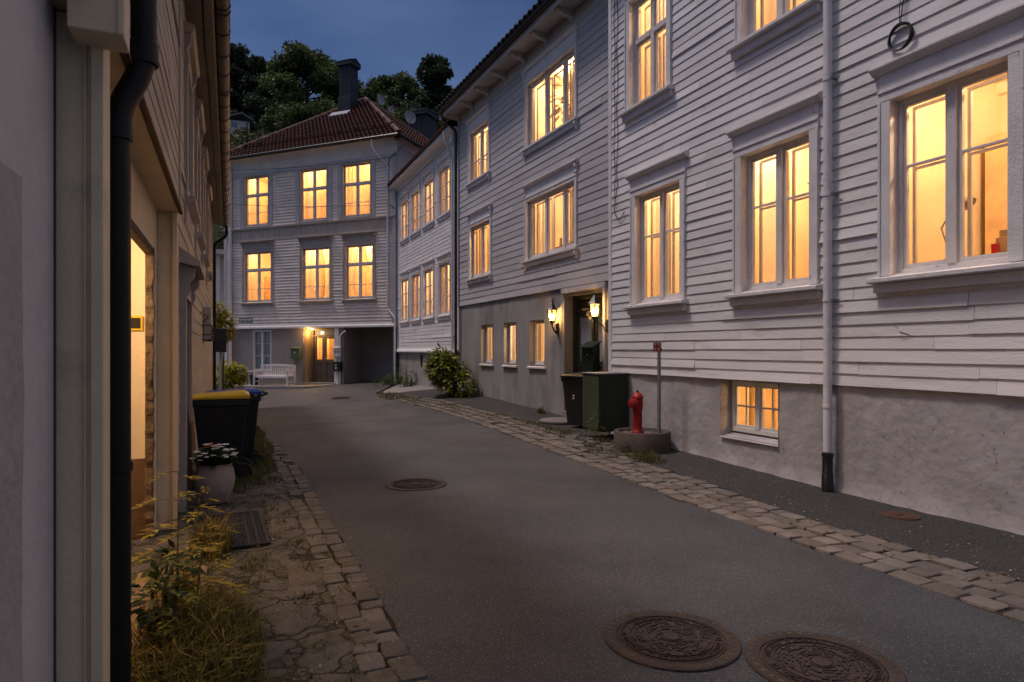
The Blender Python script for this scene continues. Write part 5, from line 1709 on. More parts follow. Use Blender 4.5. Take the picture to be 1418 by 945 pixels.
mb = MB(); mb.box(-.28, .28, -.22, .22, .60, .63); mb.build('tabletop', 'bench', t, local=True)
for sx in (-.24, .24):
    for sy in (-.18, .18):
        mb = MB(); mb.box(sx-.015, sx+.015, sy-.015, sy+.015, 0, .60); mb.build('leg', 'black_metal', t, local=True)
t = thing('bucket', 'black round pot under the small side table', 'pot', FD.P(7.05, pz(7.05, .6), 0.60))
mb = MB(); mb.lathe([(.15, 0), (.19, .40), (.205, .40), (.205, .44), (.18, .44), (.17, .36), (.001, .36)], n=20); mb.build('body', 'bin_black', t, smooth=True, local=True)
mb = MB(); mb.tube([(-.19, 0, .42), (-.12, -.05, .53), (.12, -.05, .53), (.19, 0, .42)], .008, 6); mb.build('handle', 'black_metal', t, local=True)
def wallbox(name, label, cat, t0, t1, z0, z1, dep, mat, hood=0.02):
    o = thing(name, label, cat, FD.P((t0+t1)/2, z0, 0.02), ang-PI)
    w, h = (t1-t0)/2, z1-z0
    mb = MB(); mb.box(-w, w, -dep, 0, 0, h); mb.build('body', mat, o, bevel=0.008, local=True)
    mb = MB(); mb.add([(-w-hood, -dep-hood, h+.001), (w+hood, -dep-hood, h+.001), (w+hood, 0, h+.04), (-w-hood, 0, h+.04), (-w-hood, -dep-hood, h-.03), (w+hood, -dep-hood, h-.03), (w+hood, -dep, h-.03), (-w-hood, -dep, h-.03)], [(0, 1, 2, 3), (0, 4, 5, 1), (4, 7, 6, 5)])
    mb.build('lid', mat, o, local=True)
    return o, w, h, dep
o, w, h, dep = wallbox('mailbox', 'olive green wall mailbox in the lamplight left of the brown door', 'mailbox', 4.90, 5.37, 1.18, 1.66, 0.16, 'mailgreen')
mb = MB(); mb.lathe([(.035, 0), (.035, .004), (.02, .006), (.001, .006)], n=16); mb.v = [Vector((p.x, -dep-p.z, .28+p.y)) for p in mb.v]; mb.build('emblem', 'sign_white', o, local=True)
o, w, h, dep = wallbox('meter_box', 'white meter box with two dials on the post right of the brown door', 'meter box', 2.73, 3.07, 1.29, 1.68, 0.12, 'sign_white')
for x in (-.08, .08):
    mb = MB(); mb.lathe([(.045, 0), (.045, .01), (.001, .01)], n=16); mb.v = [Vector((p.x+x, -dep-p.z, .2+p.y*1.4)) for p in mb.v]; mb.build('dial', 'sign_grey', o, local=True)
o, w, h, dep = wallbox('mailbox', 'dark green mailbox with pale marks beside the garage passage', 'mailbox', 2.68, 3.06, 0.66, 1.05, 0.16, 'darkgreen')
mb = MB()
for zz, ww in ((.26, .05), (.13, .06)):
    mb.box(-.08, -.08+ww*1.6, -dep-.004, -dep, zz-.035, zz+.035)
mb.build('pale_mark', 'sign_white', o, local=True)
# street name plate: the lettering cannot be made out in the photograph, only its strokes
mb = MB(); mb.fbox(FD, 7.67, 8.50, 2.84, 3.06, 0.03, 0.045); o = mb.build('street_sign', 'sign_grey'); tag(o, 'small grey street name plate low on the cream house, above the curtained window', 'street sign')
m2 = MB()
for k, segs in enumerate(('afed', 'fb', 'afged', 'bc', 'afeg', 'fgb')):
    glyph(m2, FD, 8.41-0.125*k, 2.90, 0.075, 0.10, 0.0465, segs, 0.020)
m2.build('lettering', 'sign_white', o)
# recessed lamp over the door and its light
mb = MB(); c = FD.P(4.42, 2.50, -0.12); mb.lathe([(.04, -.02), (.05, 0.0), (.05, .02)], c, 12); o = mb.build('ceiling_lamp', 'bulb'); tag(o, 'tiny lit lamp under the lintel over the brown door', 'lamp')
l = bpy.data.lights.new('door_light', 'POINT'); l.energy = 45; l.color = (1.0, 0.55, 0.2); l.shadow_soft_size = 0.05
lo = bpy.data.objects.new('door_light', l); COL.objects.link(lo); lo.location = FD.P(4.45, 2.36, 0.10)
# doormat before the brown door
mb = MB(); mb.fbox(FD, 3.5, 4.6, pz(4, .5)+.002, pz(4, .5)+.02, 0.15, 0.75); o = mb.build('doormat', 'wainscot'); tag(o, 'flat brown doormat at the foot of the brown door', 'doormat')
# satellite dishes on the roof
def dish(label, t, d, z, r, yaw):
    o = thing('satellite_dish', label, 'satellite dish', FD.P(t, z-0.7, d), yaw, 'satellite dishes on the red roof')
    mb = MB(); mb.tube([(0, 0, -.3), (0, 0, .7)], .025, 8); mb.build('mast', 'zinc', o, local=True)
    mb = MB()
    prof = [(r*k/6, 0.22*r*(k/6)**2) for k in range(1, 7)]+[(r*.99, .22*r+.012), (r*.5, .075*r), (.01, .03)]
    mb.lathe(prof, n=24)
    mb.v = [Vector((p.x, -p.z-.08, .7+p.y)) for p in mb.v]
    mb.build('reflector', 'dish', o, smooth=True, local=True)
    mb = MB(); mb.tube([(0, -.05, .7-r*.9), (0, -.45*r/.3-.05, .72)], .012, 6); mb.box(-.03, .03, -.45*r/.3-.1, -.45*r/.3-.03, .69, .75); mb.build('feed_arm', 'zinc', o, local=True)
dish('white satellite dish highest on the roof, just right of the ridge', 4.0, -4.75, 14.30, 0.27, rad(35))
dish('pale round satellite dish lower on the roof, beside the second chimney', 3.05, -6.1, 13.70, 0.33, rad(15))
dish('tiny white satellite dish between the two larger ones', 3.75, -5.4, 14.0, 0.17, rad(5))

# ------------------------------------------------------------------ left side things
g = GZ(-.12, 7.2)
t = thing('flower_pot', 'pale rounded flower pot with white and orange blooms by the timber wall', 'flower pot', (-0.135, 7.35, g))
mb = MB(); mb.lathe([(.10, 0), (.125, .01), (.17, .10), (.192, .20), (.195, .27), (.18, .34), (.165, .38), (.17, .395), (.16, .405), (.145, .39), (.14, .36), (.001, .36)], n=36); mb.build('pot', 'pot', t, smooth=True, local=True)
def leafquad(mb, p, l, w, dr, up=None):
    dr = Vector(dr).normalized()
    sd = dr.cross(Vector((U(-.4, .4), U(-.4, .4), 1))).normalized() if up is None else dr.cross(up).normalized()
    dn = Vector((0, 0, -l*0.12))
    b = len(mb.v)
    mb.v += [p, p+dr*l*.45+sd*w*.5, p+dr*l+dn, p+dr*l*.45-sd*w*.5, p+dr*l*.5+Vector((0, 0, -w*.12))]
    mb.f += [(b, b+1, b+4), (b+1, b+2, b+4), (b+2, b+3, b+4), (b+3, b, b+4)]
def rdir(zb=0.2):
    a = U(0, 2*PI)
    z = U(-.6, 1)+zb
    return Vector((math.cos(a), math.sin(a), z*0.7))
mb = MB()
for i in range(620):
    d = rdir(.5).normalized()
    k = U(.3, 1.0)
    p = Vector((d.x*.22*k, d.y*.22*k, .40+abs(d.z)*.20*k))
    leafquad(mb, p, U(.05, .09), U(.025, .045), rdir())
mb.build('foliage', 'leaf_dark', t, local=True)
def bloom(mb, p, r, n):
    for k in range(n):
        a = 2*PI*k/n
        leafquad(mb, p, r, r*.7, (math.cos(a), math.sin(a)-.35, .25))
for i in range(26):
    a, e = U(-2.7, -.3), U(.25, 1.25)
    mb = MB(); bloom(mb, Vector((.235*math.cos(a)*math.cos(e), .235*math.sin(a)*math.cos(e), .42+.20*math.sin(e))), U(.032, .046), 7); mb.build('white_flower', 'petal_white', t, local=True)
for i in range(5):
    mb = MB(); bloom(mb, Vector((U(-.13, .06), U(-.17, -.04), .575+U(0, .05))), U(.020, .030), 8); mb.build('orange_flower', 'petal_orange', t, local=True)
# grate mat
t = thing('doormat', 'dark blue grey ribbed grate mat on the cracked paving by the flower pot', 'doormat', (0.02, 6.12, GZ(0, 6.1)+0.012), rad(1.5))
mb = MB()
mb.box(-.30, .27, -.58, .58, 0.0, .006)
mb.box(-.30, .27, -.58, -.555, .006, .018); mb.box(-.30, .27, .555, .58, .006, .018); mb.box(.245, .27, -.555, .555, .006, .018); mb.box(-.30, -.275, -.555, .555, .006, .018)
for x in (.11, .175):
    mb.box(x, x+.02, -.555, .555, .006, .016)
mb.build('border', 'mat_grate', t, local=True)
mb = MB()
for i in range(19):
    for j in range(34):
        x, y = -.265+i*.0195, -.545+j*.0325
        if (i+j) % 2 == 0 or R() > .6:
            mb.box(x, x+.015, y, y+.026, .006, .013+U(0, .003))
for j in range(60):
    y = -.55+j*.0185
    mb.box(.135, .17, y, y+.010, .006, .014)
    mb.box(.20, .24, y, y+.010, .006, .014)
mb.build('grille', 'mat_grate', t, local=True)
# leaning boards by the yellow bin
for k, (u0, mt, lab) in enumerate(((-.40, 'plank_dark', 'dark brown plank leaning on the timber wall, innermost of the pair behind the pot'), (-.345, 'wood_light', 'lighter plank leaning beside the bin, outermost of the pair behind the pot'))):
    mb = MB(); mb.hexa([(u0, 8.12, 0), (u0+.03, 8.12, 0), (u0+.03, 8.27, 0), (u0, 8.27, 0), (u0-.045, 8.12, .88-.1*k), (u0-.015, 8.12, .88-.1*k), (u0-.015, 8.27, .88-.1*k), (u0-.045, 8.27, .88-.1*k)])
    o = mb.build('plank', mt); tag(o, lab, 'plank', 'planks leaning behind the flower pot')
# black framed notice inside the doorway
mb = MB(); mb.box(-.80, -.665, 6.225, 6.239, 1.735, 1.855); o = mb.build('notice', 'sign_yellow'); tag(o, 'small black notice in a yellow frame on the glowing doorway wall', 'notice')
m2 = MB(); m2.box(-.785, -.68, 6.221, 6.225, 1.752, 1.838); m2.build('face', 'black_metal', o)
# iron bracket shelf on the timber wall
t = thing('wall_rack', 'thin black iron rack with a grey box on the timber wall', 'wall rack', (-0.44, 13.4, 1.75))
mb = MB()
for z in (0.0, .09, .26):
    mb.tube([(0, -.7, z), (.16, -.7, z), (.16, .75, z), (0, .75, z)], .010, 6)
for y in (-.7, -.2, .3, .75):
    mb.tube([(.16, y, 0), (.16, y, .26)], .008, 6)
mb.tube([(0, -1.5, .45), (.12, -1.0, .40), (.02, -.9, .30)], .010, 6)
mb.build('frame', 'black_metal', t, local=True)
mb = MB(); mb.box(0.01, .14, -.15, .35, .005, .62); mb.build('box', 'trim_taupe', t, bevel=0.01, local=True)
# dark planter box on the corner with shrubs beyond
t = thing('wall_box', 'dark square box fixed on a post beyond the timber house corner', 'box', (-0.25, 24.2, 1.25))
mb = MB(); mb.box(-.35, .18, -.12, .12, .25, 1.05); mb.build('body', 'black_metal', t, bevel=0.02, local=True)
mb = MB(); mb.box(-.05, .02, .0, .06, -1.9, .30); mb.build('post', 'trim_grey', t, local=True)

# ------------------------------------------------------------------ vegetation
def leafy(name, label, cat, base, blobs, n, l, w, mats, stems=10, group=None, lean=0.0):
    t = thing(name, label, cat, base, 0, group)
    for mi, (mt, fr) in enumerate(mats):
        mb = MB()
        for i in range(int(n*fr)):
            bx, by, bz, r_, rz_ = random.choice(blobs)
            d = Vector((random.gauss(0, 1), random.gauss(0, 1), random.gauss(0, 1))).normalized()
            k = U(.45, 1.05)**.6
            p = Vector((bx+d.x*r_*k, by+d.y*r_*k, bz+d.z*rz_*k))
            if p.z < 0.02: p.z = U(.02, .12)
            leafquad(mb, p, l*U(.6, 1.3), w*U(.6, 1.3), Vector((d.x+U(-.5, .5), d.y+U(-.5, .5), d.z*.4-.15+U(-.4, .4))))
        mb.build('foliage', mt, t, local=True)
    mb = MB()
    for i in range(stems):
        bx, by, bz, r_, rz_ = random.choice(blobs)
        q = Vector((bx+U(-.3, .3)*r_, by+U(-.3, .3)*r_, bz+U(0, .6)*rz_))
        p = Vector((bx*.3+U(-.05, .05), by*.3+U(-.05, .05), 0))
        mb.tube([p, p.lerp(q, .5)+Vector((U(-.05, .05), U(-.05, .05), .1)), q], [.012, .009, .004], 5)
    mb.build('stem', 'stem', t, local=True)
    return t
leafy('bush', 'big leafy bush against the foot of the pale and grey houses', 'bush', (5.85, 17.7, GZ(5.85, 17.7)),
      [(0, 0, .45, .48, .42), (-.2, .25, .7, .42, .38), (-.1, .6, .7, .4, .4), (.15, -.35, .38, .38, .34), (-.1, .3, 1.0, .32, .28), (.15, .1, .75, .36, .32), (-.2, .5, 1.05, .38, .36), (-.3, .1, .85, .42, .36)], 2100, .17, .085, [('leaf_bush', .65), ('leaf_dark', .25), ('leaf_lime', .22)], 16)
leafy('shrub', 'lime and orange leaved shrub high beyond the timber house corner', 'shrub', (-.22, 25.2, -.2), [(0, 0, 2.75, .36, .42), (.05, .1, 2.45, .36, .34), (-.2, 0, 3.1, .30, .4)], 1300, .16, .085, [('leaf_lime', .93), ('leaf_orange', .07)], 8)
leafy('shrub', 'low lime green shrub on the ground beyond the timber house corner', 'shrub', (.1, 26.0, -.3), [(0, 0, .7, .38, .5), (.15, .1, 1.0, .32, .36), (-.25, 0, .9, .36, .55)], 1500, .2, .075, [('leaf_lime', 1.0)], 10)
for k, (u, v, h, lab) in enumerate(((6.25, 25.5, .75, 'dark weed clump at the foot of the corner downpipe'), (5.9, 26.2, .45, 'low dark weeds spreading at the mouth of the garage passage'), (6.28, 23.9, .55, 'dark weed clump against the pale house foundation'))):
    leafy('weed', lab, 'weed', (u, v, GZ(u, v)), [(0, 0, h*.4, .28, h*.4), (-.25, .1, h*.25, .28, h*.25), (.1, .2, h*.6, .16, h*.45)], 260, .16, .04, [('leaf_dark', .8), ('leaf_bush', .2)], 12, 'weeds at the far house walls')

def blade(mb, p, h, lean, a, w):
    d = Vector((math.cos(a), math.sin(a), 0))
    s = Vector((-d.y, d.x, 0))*w*.5
    m_ = p+d*lean*.35*h+Vector((0, 0, h*.62)); e = p+d*lean*h+Vector((0, 0, h*(1-.25*lean)))
    b = len(mb.v)
    mb.v += [p-s, p+s, m_-s*.8, m_+s*.8, e]
    mb.f += [(b, b+1, b+3, b+2), (b+2, b+3, b+4)]
gg, gd = MB(), MB()
def patch(mb, u, v, ru, rv, n, h, w=.006, lean=.6):
    for i in range(n):
        a, k = U(0, 2*PI), math.sqrt(R())
        x, y = u+ru*k*math.cos(a), v+rv*k*math.sin(a)
        blade(mb, Vector((x, y, GZ(x, y)-.01)), h*U(.4, 1.2)*(1.15-.6*k), lean*U(.2, 1.2), U(0, 2*PI), w*U(.7, 1.4))
patch(gg, 5.30, 7.55, .20, .45, 520, .16)
patch(gg, 5.05, 8.35, .22, .5, 380, .13)
patch(gg, 5.5, 9.05, .12, .3, 200, .15)
patch(gg, 5.45, 10.3, .25, .6, 420, .13)
patch(gg, 5.5, 11.6, .18, .9, 420, .11)
patch(gg, 5.45, 13.3, .15, 1.2, 260, .10)
patch(gg, 5.15, 15.5, .2, 1.0, 200, .10)
for i in range(46):
    v = U(6.8, 17)
    patch(gg, lerp_tab(ROAD_R, v)+U(.1, .9)*(lerp_tab(STRIP_R, v)-lerp_tab(ROAD_R, v))+.1, v, .07, .22, 40, U(.05, .10))
patch(gg, 4.7, 20.3, .35, 1.3, 500, .16, .012)
patch(gg, 4.9, 18.5, .2, 1.2, 260, .12, .01)
patch(gg, 6.42, 13.1, .07, .2, 60, .24, .012)
for i in range(26):
    v = U(2.6, 8)
    patch(gg, lerp_tab(STRIP_R, v)+U(-.35, .02), v, .04, .1, 26, .045)
patch(gg, .34, 9.6, .26, 1.0, 1300, .19)
patch(gg, .40, 11.2, .26, 1.4, 1500, .21)
patch(gg, .34, 13.2, .30, 1.4, 1100, .24)
patch(gg, .2, 15.5, .25, 1.6, 500, .2, .01)
patch(gg, .30, 8.3, .30, .35, 420, .12)
patch(gg, .05, 7.9, .2, .25, 200, .12)
for i in range(110):
    v = U(2.2, 8.5)
    patch(gg, U(.36, .80), v, .05, .10, 24, .05)
for i in range(70):
    patch(gg, U(-.35, .45), U(2.6, 7.5), .09, .12, 26, .045)
patch(gd, -.12, 5.55, .16, .25, 360, .36, .009, .7)
patch(gd, -.20, 3.8, .28, .6, 1000, .36, .006, 1.1)
patch(gg, -.10, 3.75, .28, .65, 1800, .26, .006, 1.1)
patch(gd, -.30, 4.6, .14, .5, 380, .22, .007, .8)
patch(gg, -.10, 3.2, .26, .5, 700, .2, .007, .8)
o = gg.build('grass', 'grass'); tag(o, kind='stuff')
o = gd.build('dry_grass', 'grass_dry'); tag(o, kind='stuff')

# grit and fallen leaves along the road edges
gr = MB()
for i in range(520):
    v = 2.0+13*R()**1.6
    if R() < .55:
        u = lerp_tab(STRIP_R, v)+U(-.1, 1.0)*R()
    else:
        u = lerp_tab(ROAD_L, v)-U(-.25, 1.0)*R()
    s = U(.004, .011)
    gr.lathe([(s*.6, -s*.3), (s, .1*s), (s*.5, s*.7)], (u, v, GZ(u, v)+.012), 5, U(0, 3))
for i in range(45):
    u = lerp_tab(STRIP_R, 3)+1.14-U(0, .25)*R(); v = U(2.5, 9.5)
    s = U(.005, .012)
    gr.lathe([(s*.7, -s*.3), (s, .1*s), (s*.5, s*.6)], (u, v, GZ(u, v)+.014), 5, U(0, 3))
o = gr.build('gravel_grit', 'gravel'); tag(o, kind='stuff')
fl = MB()
for i in range(150):
    v = 2.2+11*R()**1.5
    u = U(-.35, .75) if R() < .6 else lerp_tab(STRIP_R, v)+U(-.7, .2)
    a = U(0, 6.28)
    leafquad(fl, Vector((u, v, GZ(u, v)+.022)), U(.03, .06), U(.02, .035), (math.cos(a), math.sin(a), U(-.05, .15)), Vector((0, 0, 1)))
o = fl.build('fallen_leaves', 'leaf_fallen'); tag(o, kind='stuff')

def pinnate_weed(label, base, h, lean, n, ll, mat, group):
    t = thing('weed', label, 'weed', base, 0, group)
    st, lv = MB(), MB()
    pts = [Vector((lean[0]*(i/8)**1.5, lean[1]*(i/8)**1.5, h*i/8)) for i in range(9)]
    st.tube(pts, [.007-.0006*i for i in range(9)], 6)
    for k in range(n):
        f = .25+.75*k/(n-1)
        i = min(7, int(f*8)); p = pts[i].lerp(pts[i+1], f*8-i)
        a = k*2.4+U(-.3, .3)
        L_ = ll*(1.15-.5*f)*U(.8, 1.2)
        d = Vector((math.cos(a), math.sin(a), .35))
        bp = [p+d*L_*x+Vector((0, 0, -.5*L_*x*x)) for x in (0, .3, .6, .85, 1.0)]
        st.tube(bp, [.003, .0028, .0024, .002, .001], 5)
        for q in range(2, 5):
            for sg in (-1, 1):
                s = Vector((-d.y, d.x, 0)).normalized()*sg
                leafquad(lv, bp[q], L_*.42*U(.8, 1.2), L_*.17, d*.7+s*.8+Vector((0, 0, -.1)), Vector((0, 0, 1)))
        leafquad(lv, bp[4], L_*.4, L_*.16, d+Vector((0, 0, -.5)), Vector((0, 0, 1)))
    st.build('stem', 'stem', t, local=True)
    lv.build('foliage', mat, t, local=True)
    return t
GRP = 'weeds growing before the glowing doorway'
pinnate_weed('tallest yellow weed with feathery leaves before the first column', (-.27, 4.15, 0), .86, (.0, .10), 13, .22, 'leaf_weed', GRP)
pinnate_weed('leafy green weed beside the black downpipe', (-.30, 3.75, 0), .50, (-.03, .12), 11, .17, 'leaf_bush', GRP)
pinnate_weed('tall olive weed with drooping leaves behind the dry grass tuft', (-.22, 4.75, 0), .66, (.05, .05), 11, .18, 'leaf_weed', GRP)
pinnate_weed('thin yellow weed rising from the middle of the grass clump', (-.17, 3.9, 0), .60, (.05, .05), 10, .15, 'leaf_weed', GRP)
leafy('weed', 'dark green broad leaved weed low beside the lit doorway threshold', 'weed', (-.33, 3.9, 0), [(0, 0, .2, .10, .14), (.05, .1, .38, .10, .12), (-.02, -.1, .32, .09, .12)], 130, .10, .055, [('leaf_dark', 1.0)], 8, GRP)
pinnate_weed('slender yellow weed leaning towards the grate mat', (-.13, 4.4, 0), .42, (.10, .22), 10, .15, 'leaf_weed', GRP)
pinnate_weed('short bright green weed between cabinet and sett strip', (5.46, 9.15, GZ(5.46, 9.15)), .46, (.0, .02), 16, .13, 'leaf_bush', None)
pinnate_weed('small weed rooted against the concrete ring', (5.22, 8.0, GZ(5.2, 8)), .2, (.02, .0), 10, .12, 'leaf_dark', None)

# ------------------------------------------------------------------ hill and trees
def hill(u, v):
    s, c = math.sin(CAMYAW), math.cos(CAMYAW)
    Z = u*s+v*c
    X = u*c-v*s
    t = sst(36, 70, Z)
    h = 26*t*(1-0.10*sst(-14, 2, X))+1.6*mnoise.noise(Vector((u*.06, v*.06, 1)))*t
    return h-0.6
CAMYAW = math.atan(392/900)
mb = MB()
us = frange(-110, 110, 4); vs_ = frange(37, 190, 4)
for v in vs_:
    for u in us:
        mb.v.append(Vector((u, v, hill(u, v)+.5*mnoise.noise(Vector((u*.3, v*.3, 4))))))
n = len(us)
for j in range(len(vs_)-1):
    for i in range(n-1):
        mb.f.append((j*n+i, j*n+i+1, (j+1)*n+i+1, (j+1)*n+i))
structure(mb.build('hill', 'hillside', smooth='all'))
def at(px, Z):
    X = (px-709)/900*Z
    s, c = math.sin(CAMYAW), math.cos(CAMYAW)
    return X*c+Z*s, -X*s+Z*c
def tree(label, px, Z, ytop, wpx, kind, mat, n, leaf, bottom=0.25, seed=0):
    rnd = random.Random(seed)
    u, v = at(px, Z)
    zb = hill(u, v)-.4
    zt = 1.57+(485-ytop)/900*Z
    H = zt-zb
    W = wpx/900*Z/2
    t = thing('tree', label, 'tree', (u, v, zb), 0, 'trees on the hill behind the cream house')
    tr = MB(); cr_ = MB()
    lx, ly = rnd.uniform(-.4, .4), rnd.uniform(-.4, .4)
    tr.tube([(0, 0, 0), (lx*.4, ly*.4, H*.4), (lx, ly, H*.75), (lx, ly, H*.95)], [H*.030+.06, H*.022+.05, H*.012, .03], 7)
    clumps = []
    nc = {'round': 46, 'pine': 34, 'tall': 44, 'shrub': 30}[kind]
    for i in range(nc):
        a = rnd.uniform(0, 2*PI)
        f = rnd.random()
        if kind == 'round':
            z = bottom+(1-bottom)*f**.8*.94
            rr = W*math.sqrt(max(.05, 1-((z-bottom)/(1-bottom)*1.7-.72)**2))*rnd.uniform(.35, .92)
            cs = W*rnd.uniform(.17, .32)
        elif kind == 'tall':
            z = bottom+(1-bottom)*f*.95
            rr = W*(1.0-.72*((z-bottom)/(1-bottom))**1.4)*rnd.uniform(.15, .85)
            cs = W*rnd.uniform(.16, .30)*(1.1-.4*z)
        elif kind == 'pine':
            z = bottom+(1-bottom)*round(f*6)/6*.93+rnd.uniform(-.02, .02)
            rr = W*(1-.5*(z-bottom)/(1-bottom))*rnd.uniform(.3, .95)
            cs = W*rnd.uniform(.16, .26)
        else:
            z = f*.85
            rr = W*math.sqrt(max(.05, 1-(z*.95)**2))*rnd.uniform(.3, .95)
            cs = W*rnd.uniform(.2, .34)
        c = Vector((rr*math.cos(a)+lx*z, rr*math.sin(a)+ly*z, z*H))
        clumps.append((c, cs))
        p0 = Vector((lx*.8*z, ly*.8*z, max(.1, z-.12)*H))
        tr.tube([p0, p0.lerp(c, .6)+Vector((0, 0, .15)), c], [.07+.01*H*(1-z), .05, .02], 5)
    for i in range(int(n*3.2)):
        c, cs = rnd.choice(clumps)
        d = Vector((rnd.gauss(0, 1), rnd.gauss(0, 1), rnd.gauss(0, .62 if kind != 'pine' else .32)))
        if d.length > 1.75:
            d *= 1.75/d.length
        p = c+d*cs*.70
        e1 = Vector((rnd.gauss(0, 1), rnd.gauss(0, 1), rnd.gauss(0, .7))).normalized()
        e2 = e1.cross(Vector((rnd.gauss(0, 1), rnd.gauss(0, 1), rnd.gauss(0, 1)))).normalized()
        s = leaf*rnd.uniform(.3, .85)
        b = len(cr_.v)
        cr_.v += [p, p+e1*s*.5+e2*s*.30, p+e1*s, p+e1*s*.5-e2*s*.30]
        cr_.f.append((b, b+1, b+2, b+3))
    tr.build('trunk', 'bark', t, local=True)
    cr_.build('crown', mat, t, local=True)
    return t
TR = [
 ('tall dark pine partly hidden by the gutter at far left', 322, 70, 52, 90, 'pine', 'tree_b', 5200, .62, .2),
 ('open flat topped pine left of the broad round tree', 362, 68, 84, 66, 'pine', 'tree_b', 3800, .58, .3),
 ('broad round leafy tree left of the tall chimney', 420, 64, 76, 118, 'round', 'tree_a', 9000, .58, .12),
 ('lower leafy tree crowding behind the tall chimney', 478, 66, 112, 72, 'round', 'tree_a', 4800, .55, .1),
 ('small leafy tree just right of the tall chimney', 522, 70, 110, 62, 'round', 'tree_a', 4600, .5, .1),
 ('rounded leafy tree between chimney and the tallest right hand tree', 560, 70, 105, 66, 'round', 'tree_a', 5200, .5, .1),
 ('tallest dark tree on the right with an open upright crown', 600, 66, 84, 92, 'tall', 'tree_b', 8200, .52, .1),
 ('dark tree half hidden by the grey house roof', 630, 68, 140, 70, 'round', 'tree_a', 3200, .55, .1),
 ('dense dark tree low behind the second chimney', 575, 62, 150, 70, 'round', 'tree_b', 4200, .52, .05),
]
for k, (lab, px, Z, yt, wp, kd, mt, nn, lf, bt_) in enumerate(TR):
    tree(lab, px, Z, yt, wp, kd, mt, nn, lf, bt_, seed=20+k)
SH = [
 ('olive shrub spreading below the little hillside house', 345, 50, 156, 110, 'shrub', 'tree_c', 5200, .42),
 ('grey green shrub above the left end of the red roof', 400, 54, 172, 80, 'shrub', 'tree_c', 3600, .42),
 ('dark shrub rising behind the left roof slope', 450, 58, 150, 90, 'shrub', 'tree_a', 4200, .45),
 ('bright green young shrub by the gutter end', 328, 50, 188, 30, 'shrub', 'leaf_lime', 500, .35),
 ('dark shrub in the gap right of the tall chimney', 520, 60, 138, 60, 'shrub', 'tree_a', 3000, .45),
 ('dark shrub below the tallest right hand tree', 606, 58, 160, 70, 'shrub', 'tree_b', 3000, .45),
 ('dark shrub at the far left edge under the pine', 318, 60, 140, 40, 'shrub', 'tree_b', 2000, .45),
 ('dark rounded shrub behind the satellite dishes', 552, 54, 138, 64, 'shrub', 'tree_a', 4200, .45),
 ('wide dark shrub behind the second chimney', 590, 54, 142, 74, 'shrub', 'tree_a', 4200, .45),
 ('dark shrub against the grey house eave', 628, 56, 152, 60, 'shrub', 'tree_b', 3600, .45),
 ('olive shrub tucked under the far left pine', 322, 54, 170, 60, 'shrub', 'tree_c', 3600, .42),
 ('dark shrub filling the foot of the broad round tree', 425, 57, 122, 90, 'shrub', 'tree_a', 4600, .45),
 ('dark shrub at the foot of the open pine', 372, 62, 118, 56, 'shrub', 'tree_b', 3600, .45),
 ('dark shrub filling the gap behind the tall chimney', 484, 60, 126, 60, 'shrub', 'tree_a', 3600, .45),
 ('dark shrub between little house and round tree', 385, 60, 140, 60, 'shrub', 'tree_a', 3000, .45),
]
for k, (lab, px, Z, yt, wp, kd, mt, nn, lf) in enumerate(SH):
    o = tree(lab, px, Z, yt, wp, kd, mt, nn, lf, 0, seed=60+k)
    o.name = 'shrub'; o['category'] = 'shrub'; o['group'] = 'shrubs on the hill behind the cream house'
# little house among the trees
u, v = at(331, 58)
zc = 1.57+(485-158)/900*58
t = thing('cottage', 'little hillside house with a pale edged gable roof among the trees', 'house', (u, v, zc-1.3), -CAMYAW+rad(20))
t.scale = (.7, .7, .55)
mb = MB(); mb.box(-2.0, 1.25, 0, 3, -2.5, 1.25); mb.build('wall', 'paint_grey', t, local=True)
mb = MB(); mb.box(-.9, -.2, -.02, .02, .1, .9); mb.build('window', 'glass_dim', t, local=True)
mb = MB()
for a, b in (((-2.6, .95), (.35, 2.35)), ((.35, 2.35), (1.75, 1.35))):
    mb.hexa([(a[0], -.5, a[1]), (b[0], -.5, b[1]), (b[0], 3.2, b[1]), (a[0], 3.2, a[1]), (a[0], -.5, a[1]+.13), (b[0], -.5, b[1]+.13), (b[0], 3.2, b[1]+.13), (a[0], 3.2, a[1]+.13)])
mb.build('roof', 'lead', t, local=True)
# bluish house squeezed between the timber house and the cream house
u, v = at(300, 36)
t = thing('house', 'bluish white house with a flat porch glimpsed behind the timber house corner', 'house', (u-2.2, v+.5, -.4), -CAMYAW)
mb = MB(); mb.box(-4, 2.4, 1.2, 6, 0, 7.2); mb.build('wall', 'paint_pale', t, local=True)
mb = MB(); mb.box(-4.3, 2.8, -.2, 6.3, 7.2, 7.45); mb.build('porch_roof', 'trim_grey', t, local=True)
for x in (1.7, 2.3):
    mb = MB(); mb.box(x-.10, x+.10, .2, .4, 0, 7.19); mb.build('porch_post', 'trim_white', t, local=True)
mb = MB(); mb.box(1.3, 1.9, 1.15, 1.21, 2.6, 5.6); mb.build('window', 'glass_dim', t, local=True)

